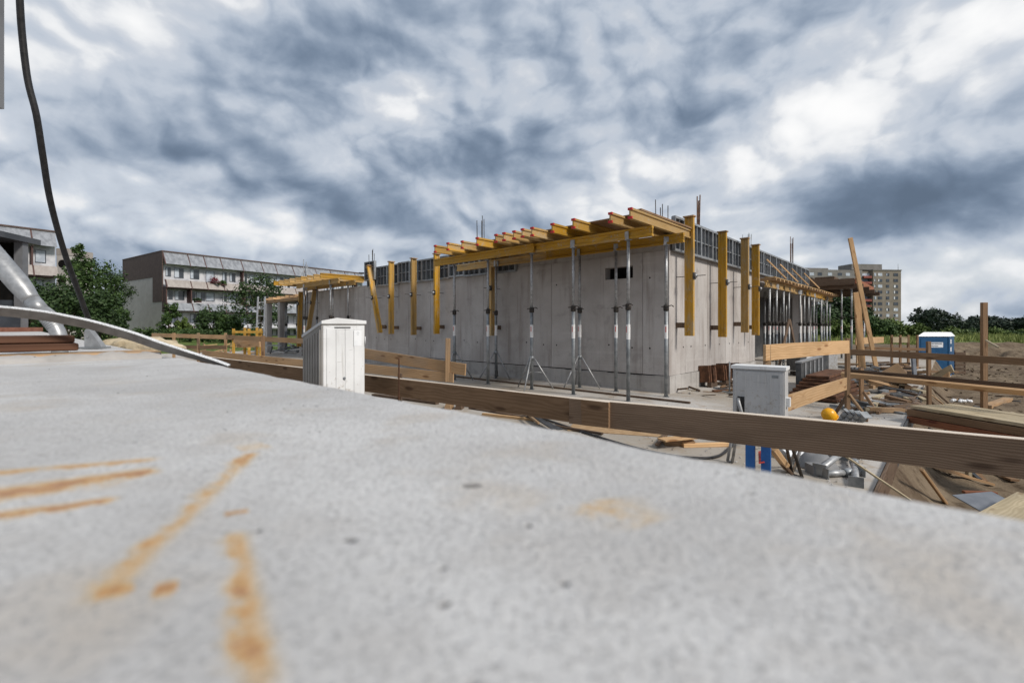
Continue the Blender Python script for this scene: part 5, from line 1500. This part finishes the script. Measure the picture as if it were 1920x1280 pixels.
for px0, px1 in ((479, 484), (494, 497)): board('stile', V(P(px0, 640, 22.4).x, 22.4, .02), P(px1, 556, 23.4), .03, .08, 'galv', ld, up=V(1, 0, 0))
for k in range(8):
    f = .1 + k * .115; a = V(P(479, 640, 22.4).x, 22.4, 0).lerp(P(484, 556, 23.4), f); b2 = V(P(494, 640, 22.4).x, 22.4, 0).lerp(P(497, 556, 23.4), f)
    board('rung', a, b2, .04, .04, 'alu', ld, c=0)
rng = random.Random(31)
for k in range(26):
    p = PG(rng.uniform(505, 566), rng.uniform(652, 672)); L = rng.uniform(.3, 1.2); an = rng.uniform(0, 3)
    tag(board('debris_piece', p + Z * rng.uniform(.03, .5), p + dirr(an) * L + Z * rng.uniform(.03, .5), .06, .06, rng.choice(('galv', 'form_steel', 'dark_steel')), c=0), 'steel bar or clamp in the heap before the open frame', 'scrap', 'steel heap before the open frame')
for k in range(24):
    p = PG(rng.uniform(350, 500), rng.uniform(648, 664)); L = rng.uniform(.3, 1.3); an = rng.uniform(0, 3)
    tag(board('debris_piece', p + Z * .05, p + dirr(an) * L + Z * rng.uniform(.03, .25), .1, .06, rng.choice(('wood_tan', 'wood_new', 'wood_brown')), c=0), 'timber scrap on the ground behind the left fences', 'scrap', 'timber scraps behind the left fences')

# ------------------------------------------------------------------ terrace apartment house
fdir = V(.567, .824, 0).normalized(); gdir = V(-fdir.y, fdir.x, 0)      # along the facade, along the gable (backwards)
def apartment(name, corner, L, label, dets=True, seed=1, gable=True):
    t = thing(name, label, 'building', corner)
    rg = random.Random(seed)
    out = -gdir
    def q(a, d, z): return corner + fdir * a + out * d + Z * z          # a along facade, d out towards the viewer
    def bx(a0, a1, d0, d1, z0, z1): return MB().hexa([q(a0, d0, z0), q(a1, d0, z0), q(a1, d1, z0), q(a0, d1, z0), q(a0, d0, z1), q(a1, d0, z1), q(a1, d1, z1), q(a0, d1, z1)])
    Ht = 11.3 - corner.z
    build(bx(0, L, -14.4, 0, 0, Ht - .15), 'wall', 'facade_white', t)
    build(bx(-.15, L + .1, -14.4, .1, Ht - .149, Ht), 'roof', 'brown_clad', t)
    if gable:
        g0 = build(bx(-.12, -.002, -14.4, .2, Ht - 3.3, Ht - .15), 'gable_cladding', 'brown_clad', t)
        build(bx(-.08, -.002, -14.4, -3.0, 0, Ht - 3.302), 'gable_wall', 'gable_concrete', t)
        build(bx(-.12, -.002, -2.998, .2, Ht - 6.6, Ht - 3.302), 'gable_cladding', 'brown_clad', t)
        build(bx(-.08, -.002, -2.998, .0, 0, Ht - 6.602), 'gable_wall', 'gable_concrete', t)
    bays = []; a = 0; w_ = [2.8, 1.9, 2.1, 2.8, 2.9, 2.1]
    k = 0
    while a < L - 1: bays.append((a, min(a + w_[k % 6], L))); a += w_[k % 6]; k += 1
    # storeys from the top: sloping glazed parapets that step outwards, recessed windowed wall below each
    lev = [(Ht - .05, Ht - 1.75, -.1, 1.0, 'glazing_grey'), (Ht - 3.75, Ht - 4.75, .9, 1.5, 'parapet_tan'), (Ht - 6.75, Ht - 7.75, 1.4, 2.0, 'glazing_grey'), (Ht - 9.6, Ht - 10.0, 2.0, 2.1, 'facade_white')]
    for li, (zt, zb, d0, d1, m_) in enumerate(lev):
        for (a0, a1) in bays:
            build(MB().hexa([q(a0 + .06, d1 - .12, zb), q(a1 - .06, d1 - .12, zb), q(a1 - .06, d1, zb), q(a0 + .06, d1, zb), q(a0 + .06, d0 - .12, zt), q(a1 - .06, d0 - .12, zt), q(a1 - .06, d0, zt), q(a0 + .06, d0, zt)]), 'parapet_panel', m_, t)
            build(MB().hexa([q(a0 - .06, d1 - .2, zb - .1), q(a0 + .06, d1 - .2, zb - .1), q(a0 + .06, d1 + .06, zb - .1), q(a0 - .06, d1 + .06, zb - .1), q(a0 - .06, d0 - .2, zt), q(a0 + .06, d0 - .2, zt), q(a0 + .06, d0 + .06, zt), q(a0 - .06, d0 + .06, zt)]), 'mullion', 'red_frame', t)
        if li: build(bx(-.1, L, .002, d1 - .13, zb - .12, zb + .05), 'balcony_floor', 'facade_white' if li == 3 else 'red_frame', t)
        if li < 3:
            nz = lev[li + 1][0]
            for (a0, a1) in bays:
                if rg.random() < .35: build(bx(a0 - .08, a0 + .05, .0015, d1 - .2, nz - .9, zb - .105), 'party_wall', 'red_frame', t)
                x = a0 + .3
                while x < a1 - .7:
                    ww = rg.choice((.6, .8, 1.1)); hh = rg.choice((1.2, 1.7, 1.3))
                    zz = zb - .35
                    o = build(bx(x, x + ww, .001, .035, zz - hh, zz), 'window', 'glass_dark', t)
                    build(bx(x + .05, x + ww * rg.choice((.35, .5, .9)), .0355, .05, zz - hh + .08, zz - .08), 'curtain', rg.choice(('curtain', 'glass_light', 'glass_light')), o)
                    x += ww + rg.uniform(.12, .4)
        else:
            for (a0, a1) in bays:
                build(bx(a0 + .3, a1 - .3, .001, .04, .1, zb - .3), 'shop_window', 'glass_dark', t)
    return t, q
def G0(px, Y, z=0.0):
    p = P(px, 612, Y); p.z = z; return p
apt, aq = apartment('terrace_apartments', G0(305, 60, .1), 31, 'terraced apartment house with sloping grey parapets and a brown gable', seed=2)
rg = random.Random(41)
def aclump(a, d, z, r, mat, label):
    o = thing('balcony_plants', label, 'plants', aq(a, d, z)); m_ = MB(); leaves(m_, [(aq(a + rg.uniform(-r, r), d, z + rg.uniform(-.2, .25)), r * .5) for _ in range(7)], .10, 40, rg); raw(m_, 'foliage', mat, o)
    build(MB().box(-r, r, -.12, .12, -.42, -.2, Matrix.Translation(aq(a, d, z))), 'planter', 'red_frame', o)
LATER = [(5.6, 1.15, 7.75, .8, 'leaf_red', 'red flowers on the upper balcony of the apartment house'), (6.6, 1.15, 7.5, .5, 'leaf_mid', 'green balcony plants below the red flowers'),
         (9.5, 1.6, 4.75, 1.4, 'leaf_light', 'light green plants along the middle balcony of the apartment house'), (3.4, 1.6, 5.0, .45, 'leaf_dark', 'dark plant on the middle balcony near the gable')]
c2 = G0(104, 47.8, .1) - fdir * 26
apartment('terrace_apartments', c2, 26, 'terraced apartment house behind the dark portal, its near end hidden', seed=5, gable=False)
st_ = thing('stair_tower', 'grey stair tower with dark round openings beside the apartment house', 'tower', G0(112, 48.4, 0))
tb0 = G0(106, 48.3, 0)
build(MB().box(tb0.x, tb0.x + 1.05, tb0.y, tb0.y + 3, 0, 8.9), 'wall', 'gable_concrete', st_)
build(MB().box(tb0.x - .02, tb0.x + 1.1, tb0.y - .02, tb0.y + 3, 8.901, 9.6), 'top_cladding', 'parapet_tan', st_)
for zz in (4.2, 6.2, 8.0): build(MB().lathe([(0, .42), (.02, .42)], V(tb0.x + .6, tb0.y - .001, zz), 18, V(0, -1, 0)), 'round_opening', 'black_void', st_)

# ------------------------------------------------------------------ tall apartment block on the right
tw = thing('apartment_block', 'tall beige apartment block with rows of windows and a red balcony strip', 'building', G0(1640, 218, 0))
ta_ = V(1.0, .10, 0).normalized(); tn = V(ta_.y, -ta_.x, 0)              # facade runs left to right; tn towards the viewer
tc = G0(1637, 217, .2)
def tq(a, d, z): return tc + ta_ * a + tn * d + Z * z
def tbx(a0, a1, d0, d1, z0, z1): return MB().hexa([tq(a0, d0, z0), tq(a1, d0, z0), tq(a1, d1, z0), tq(a0, d1, z0), tq(a0, d0, z1), tq(a1, d0, z1), tq(a1, d1, z1), tq(a0, d1, z1)])
build(tbx(0, 14.3, -12, 0, 0, 27.4), 'wall', 'facade_tan', tw)
build(tbx(14.31, 14.9, -12, -.6, 0, 26.5), 'side_wall', 'facade_tan_lit', tw)
build(tbx(-.2, 14.5, -12, .2, 27.401, 27.9), 'cornice', 'facade_grey', tw)
build(tbx(-4.6, -.001, -12, -1.6, 0, 27.2), 'loggia_bay', 'facade_tan', tw)
build(tbx(-36, -4.601, -12, -.9, 0, 27.6), 'wing_wall', 'facade_grey', tw)
build(tbx(-36, -20, -12, -3, 27.601, 28.6), 'roof_house', 'facade_grey', tw)
build(tbx(-9, 6.5, -10, -2, 27.91, 30.6), 'roof_house', 'facade_grey', tw)
rg = random.Random(9)
for f in range(10):
    z0 = 26.2 - f * 2.72 - 1.35
    for a0, ww in ((.5, 1.0), (2.4, 2.2), (6.6, 1.6), (10.4, 2.3)):
        if z0 < 0: continue
        o = build(tbx(a0, a0 + ww, .01, .08, z0, z0 + 1.35), 'window', rg.choice(('glass_dark', 'glass_light', 'glass_dark')), tw)
        build(tbx(a0 + .1, a0 + ww * rg.choice((.3, .45, .6)), .081, .12, z0 + .1, z0 + 1.25), 'curtain', rg.choice(('curtain', 'glass_light', 'glass_dark')), o)
    build(tbx(-4.4, -.3, -1.599, -.2, z0 - 1.0, z0 + .05), 'balcony', 'red_loggia', tw)
    build(tbx(-4.3, -.4, -1.598, -1.5, z0 + .2, z0 + 1.35), 'window', 'glass_dark' if f % 3 else 'glass_light', tw)
    for a0 in (-8.5, -13, -17, -22, -27, -31): build(tbx(a0, a0 + 2.1, -.895, -.84, z0, z0 + 1.35), 'window', rg.choice(('glass_dark', 'glass_light')), tw)
ant = thing('roof_mast', 'thin mast on the corner of the tall apartment block', 'mast', tq(13.8, -1, 27.9))
build(MB().tube([tq(13.8, -1, 27.9), tq(13.8, -1, 30.8)], .09, 6), 'pole', 'form_steel', ant)

# ------------------------------------------------------------------ vegetation
def leaves(mb, clumps, size, per, rg):
    for (c, r) in clumps:
        for k in range(per):
            d = V(rg.gauss(0, 1), rg.gauss(0, 1), rg.gauss(0, 1)).normalized()
            p = c + d * (r * rg.random() ** .45)
            a = V(rg.gauss(0, 1), rg.gauss(0, 1), rg.gauss(0, .7)).normalized(); b2 = a.cross(d + V(.01, .02, .3)).normalized()
            s_ = size * rg.uniform(.6, 1.3)
            mb.add([p - a * s_, p + b2 * s_ * .55, p + a * s_, p - b2 * s_ * .55], [(0, 1, 2, 3)])
def raw(mb, name, mat, parent=None):
    """big leaf meshes: no normal pass needed"""
    M = WM[parent.name] if parent else Matrix.Identity(4); inv = M.inverted()
    me = bpy.data.meshes.new(name); me.from_pydata([(inv @ p)[:] for p in mb.v], [], mb.f); me.update()
    return link_mesh(name, me, mat, M, parent)
def tree(base, h, r, label, mat, seed, name='broadleaf_tree', cat='tree', slim=1.0, low=.25, nclump=46, per=80, leaf=.125, group=None):
    rg = random.Random(seed)
    t = thing(name, label, cat, base, group=group)
    tr = MB(); th = h * (low + .30)
    pts = [base + V(rg.uniform(-.05, .05) * i, rg.uniform(-.05, .05) * i, th * i / 5) for i in range(6)]
    tr.tube(pts, [.05 * h ** .8 * (1 - .12 * i) * .55 for i in range(6)], 8)
    cz = base.z + h * (low + 1) / 2; hz_ = h * (1 - low) / 2
    clumps = []
    lim = []
    for k in range(nclump):
        while True:
            d = V(rg.uniform(-1, 1), rg.uniform(-1, 1), rg.uniform(-1, 1))
            if .25 < d.length < 1.0: break
        taper = 1.0 if slim == 1 else (1 - .55 * max(0, d.z))
        c = V(base.x + d.x * r * .86 * taper, base.y + d.y * r * .86 * taper, cz + d.z * hz_ * .9)
        clumps.append((c, r * rg.uniform(.20, .36)))
        if k % 6 == 0: lim.append(c)
    for c in lim:
        s0 = pts[rg.randint(2, 5)]; tr.tube([s0, s0.lerp(c, .5) + Z * .1, c], [.03 * h ** .7 * .4, .02 * h ** .7 * .4, .015], 5)
    build(tr, 'trunk', 'bark', t)
    mb = MB(); leaves(mb, clumps, leaf, per, rg)
    raw(mb, 'crown', mat, t)
    return t
for a_ in LATER: aclump(*a_)
TL = [  # px, depth, top row, radius, leaf, slim, label
    (147, 42, 436, 1.35, 'leaf_mid', .5, 'slender pointed tree rising above the others by the stair tower'),
    (174, 39, 474, 2.3, 'leaf_mid', 1, 'bushy green tree beside the slender pointed tree'),
    (212, 82, 500, 4.6, 'leaf_dark', 1, 'round dark tree rising behind the brown gable'),
    (96, 37, 512, 2.6, 'leaf_dark', 1, 'dark tree below the stair tower'),
    (60, 35, 520, 2.3, 'leaf_dark', 1, 'dark bushy tree right beside the portal column'),
    (132, 34, 532, 2.6, 'leaf_dark', 1, 'low dark tree in front of the bushy green tree'),
    (186, 36, 535, 1.9, 'leaf_dark', 1, 'low dark tree below the round tree at the gable'),
    (226, 76, 503, 3.6, 'leaf_mid', 1, 'green tree filling the gap beside the brown gable'),
    (240, 74, 515, 3.0, 'leaf_dark', 1, 'dark tree half hidden behind the edge of the brown gable'),
    (206, 57, 499, 2.6, 'leaf_dark', 1, 'full dark tree between the bushy green tree and the gable'),
    (222, 50, 575, 1.3, 'leaf_dark', 1, 'small dark tree left of the foot of the gable')]
for i, (px, Y, top, r, m_, sl, lb) in enumerate(TL):
    tree(G0(px, Y, 0), 1.5 + (612 - top) / F * Y, r, lb, m_, 100 + i, slim=sl, low=.05 if m_ == 'leaf_dark' else .12, nclump=52 if r > 2 else 34)
for i, (px, Y, top, r, m_, lb) in enumerate(((318, 54, 562, 1.2, 'leaf_mid', 'green bush at the corner of the apartment house'), (398, 50, 570, 1.9, 'leaf_dark', 'wide dark bush before the apartment balconies'),
                                              (432, 47, 585, 1.3, 'leaf_mid', 'small lighter bush beside the wide dark bush'), (487, 44, 503, 2.7, 'leaf_dark', 'tall dark tree by the open concrete frame'),
                                              (345, 52, 596, .9, 'leaf_light', 'low light green bush before the shop windows'))):
    tree(G0(px, Y, 0), 1.5 + (612 - top) / F * Y, r, lb, m_, 200 + i, name='garden_bush' if i != 3 else 'broadleaf_tree', cat='bush' if i != 3 else 'tree', low=.02 if i != 3 else .15)
for i, (px, Y, top, r, m_, lb) in enumerate(((1572, 62, 548, 3.4, 'leaf_dark', 'dark tree seen under the raised timber deck'), (1548, 58, 575, 2.6, 'leaf_dark', 'dark tree behind the last props of the open side'),
                                              (1598, 70, 570, 3.0, 'leaf_dark', 'dark tree behind the upright pale plank'))):
    tree(G0(px, Y, 0), 1.5 + (612 - top) / F * Y, r, lb, m_, 300 + i, low=.05, leaf=.25)
for i, (px, Y, top, r, m_, lb) in enumerate(((1648, 52, 596, 1.6, 'leaf_mid', 'green shrub at the foot of the leaning plank'), (1668, 54, 600, 1.7, 'leaf_light', 'light green shrub before the tall apartment block'),
                                              (1690, 56, 607, 1.8, 'leaf_light', 'low light green shrub below the corner of the tall block'), (1568, 46, 600, 1.6, 'leaf_light', 'light green shrub on the bank behind the open side'),
                                              (1722, 57, 609, 1.5, 'leaf_light', 'low shrub left above the blue toilet'))):
    tree(G0(px, Y, .1), 1.4 + (612 - top) / F * Y, r, lb, m_, 400 + i, name='shrub', cat='shrub', low=.0, nclump=34, leaf=.15)
for i, px in enumerate((1752, 1790, 1822, 1868, 1903, 1938)):
    Y = 50 + 3 * (i % 3)
    tree(G0(px, Y, .1), .9 + .35 * (i % 2), 1.1 + .3 * (i % 3), ORD[i] + ' low weed clump along the field edge, counted from the blue toilet', 'leaf_light' if i % 2 else 'leaf_mid', 450 + i, name='shrub', cat='shrub', low=.0, nclump=22, leaf=.13, group='weed clumps along the field edge')
# clipped hedge before the apartment house
hd = thing('hedge', 'long low green hedge before the apartment house', 'hedge', G0(370, 44, 0))
rg = random.Random(77); mb = MB(); cl = []
for k in range(130):
    f = k / 129; p = G0(245, 46, 0).lerp(G0(500, 40, 0), f); cl.append((p + V(rg.uniform(-.3, .3), rg.uniform(-.4, .4), rg.uniform(.2, 1.15)), .42))
leaves(mb, cl, .12, 46, rg); raw(mb, 'foliage', 'leaf_mid', hd)
stem = MB()
for k in range(24): p = G0(245, 46, 0).lerp(G0(500, 40, 0), k / 23); stem.tube([p, p + Z * .7], .03, 5)
build(stem, 'stems', 'bark', hd)['kind'] = 'stuff'
# far wood on the right: one mass
rg = random.Random(55); mb = MB(); cl = []
for k in range(430):
    f = rg.random(); px = 1712 + f * 560; Y = rg.uniform(118, 150)
    topr = 584 + 7 * math.sin(px * .021) + 4 * math.sin(px * .063 + 1) + (-10 if px < 1722 else 0)
    hmax = 1.5 + (612 - topr) / F * Y - 1.6
    p = G0(px, Y, 0); z_ = rg.uniform(.2, hmax); cl.append((V(p.x, p.y, z_), rg.uniform(1.0, 1.9)))
leaves(mb, cl, .40, 90, rg)
so = raw(mb, 'far_wood', 'leaf_far'); tag(so, 'dark far-off wood along the horizon beyond the grassy field', 'wood', kind='stuff')
rg = random.Random(56); mb = MB(); cl = []
for k in range(260):
    px = rg.uniform(-160, 620); Y = rg.uniform(90, 115)
    p = G0(px, Y, 0); cl.append((V(p.x, p.y, rg.uniform(.2, 5.5)), rg.uniform(1.0, 1.8)))
leaves(mb, cl, .6, 40, rg)
so = raw(mb, 'far_wood', 'leaf_far'); tag(so, 'dark far-off trees behind the apartment houses', 'wood', kind='stuff')
# tall grass and weeds along the edge of the field
rg = random.Random(66); mb = MB()
for k in range(70000):
    x = rg.uniform(18, 95); y = rg.uniform(36, 70)
    if grass_amount(x, y) < .55 + .3 * rg.random(): continue
    if abs(x / y - .9) > .34: continue
    z = ground_z(x, y); h = rg.uniform(.12, .62) * (1 + .9 * mnoise.noise(V(x * .25, y * .25, 1)))
    w_ = rg.uniform(.02, .05); an = rg.uniform(0, 3.14); d = dirr(an) * w_; ln = V(rg.gauss(0, .14), rg.gauss(0, .14), h)
    p = V(x, y, z - .02); mb.add([p - d, p + d, p + ln * .6 + d * .7, p + ln], [(0, 1, 2, 3)])
so = raw(mb, 'field_grass', 'grass_blade'); tag(so, 'tall green grass along the edge of the field', 'grass', kind='stuff')
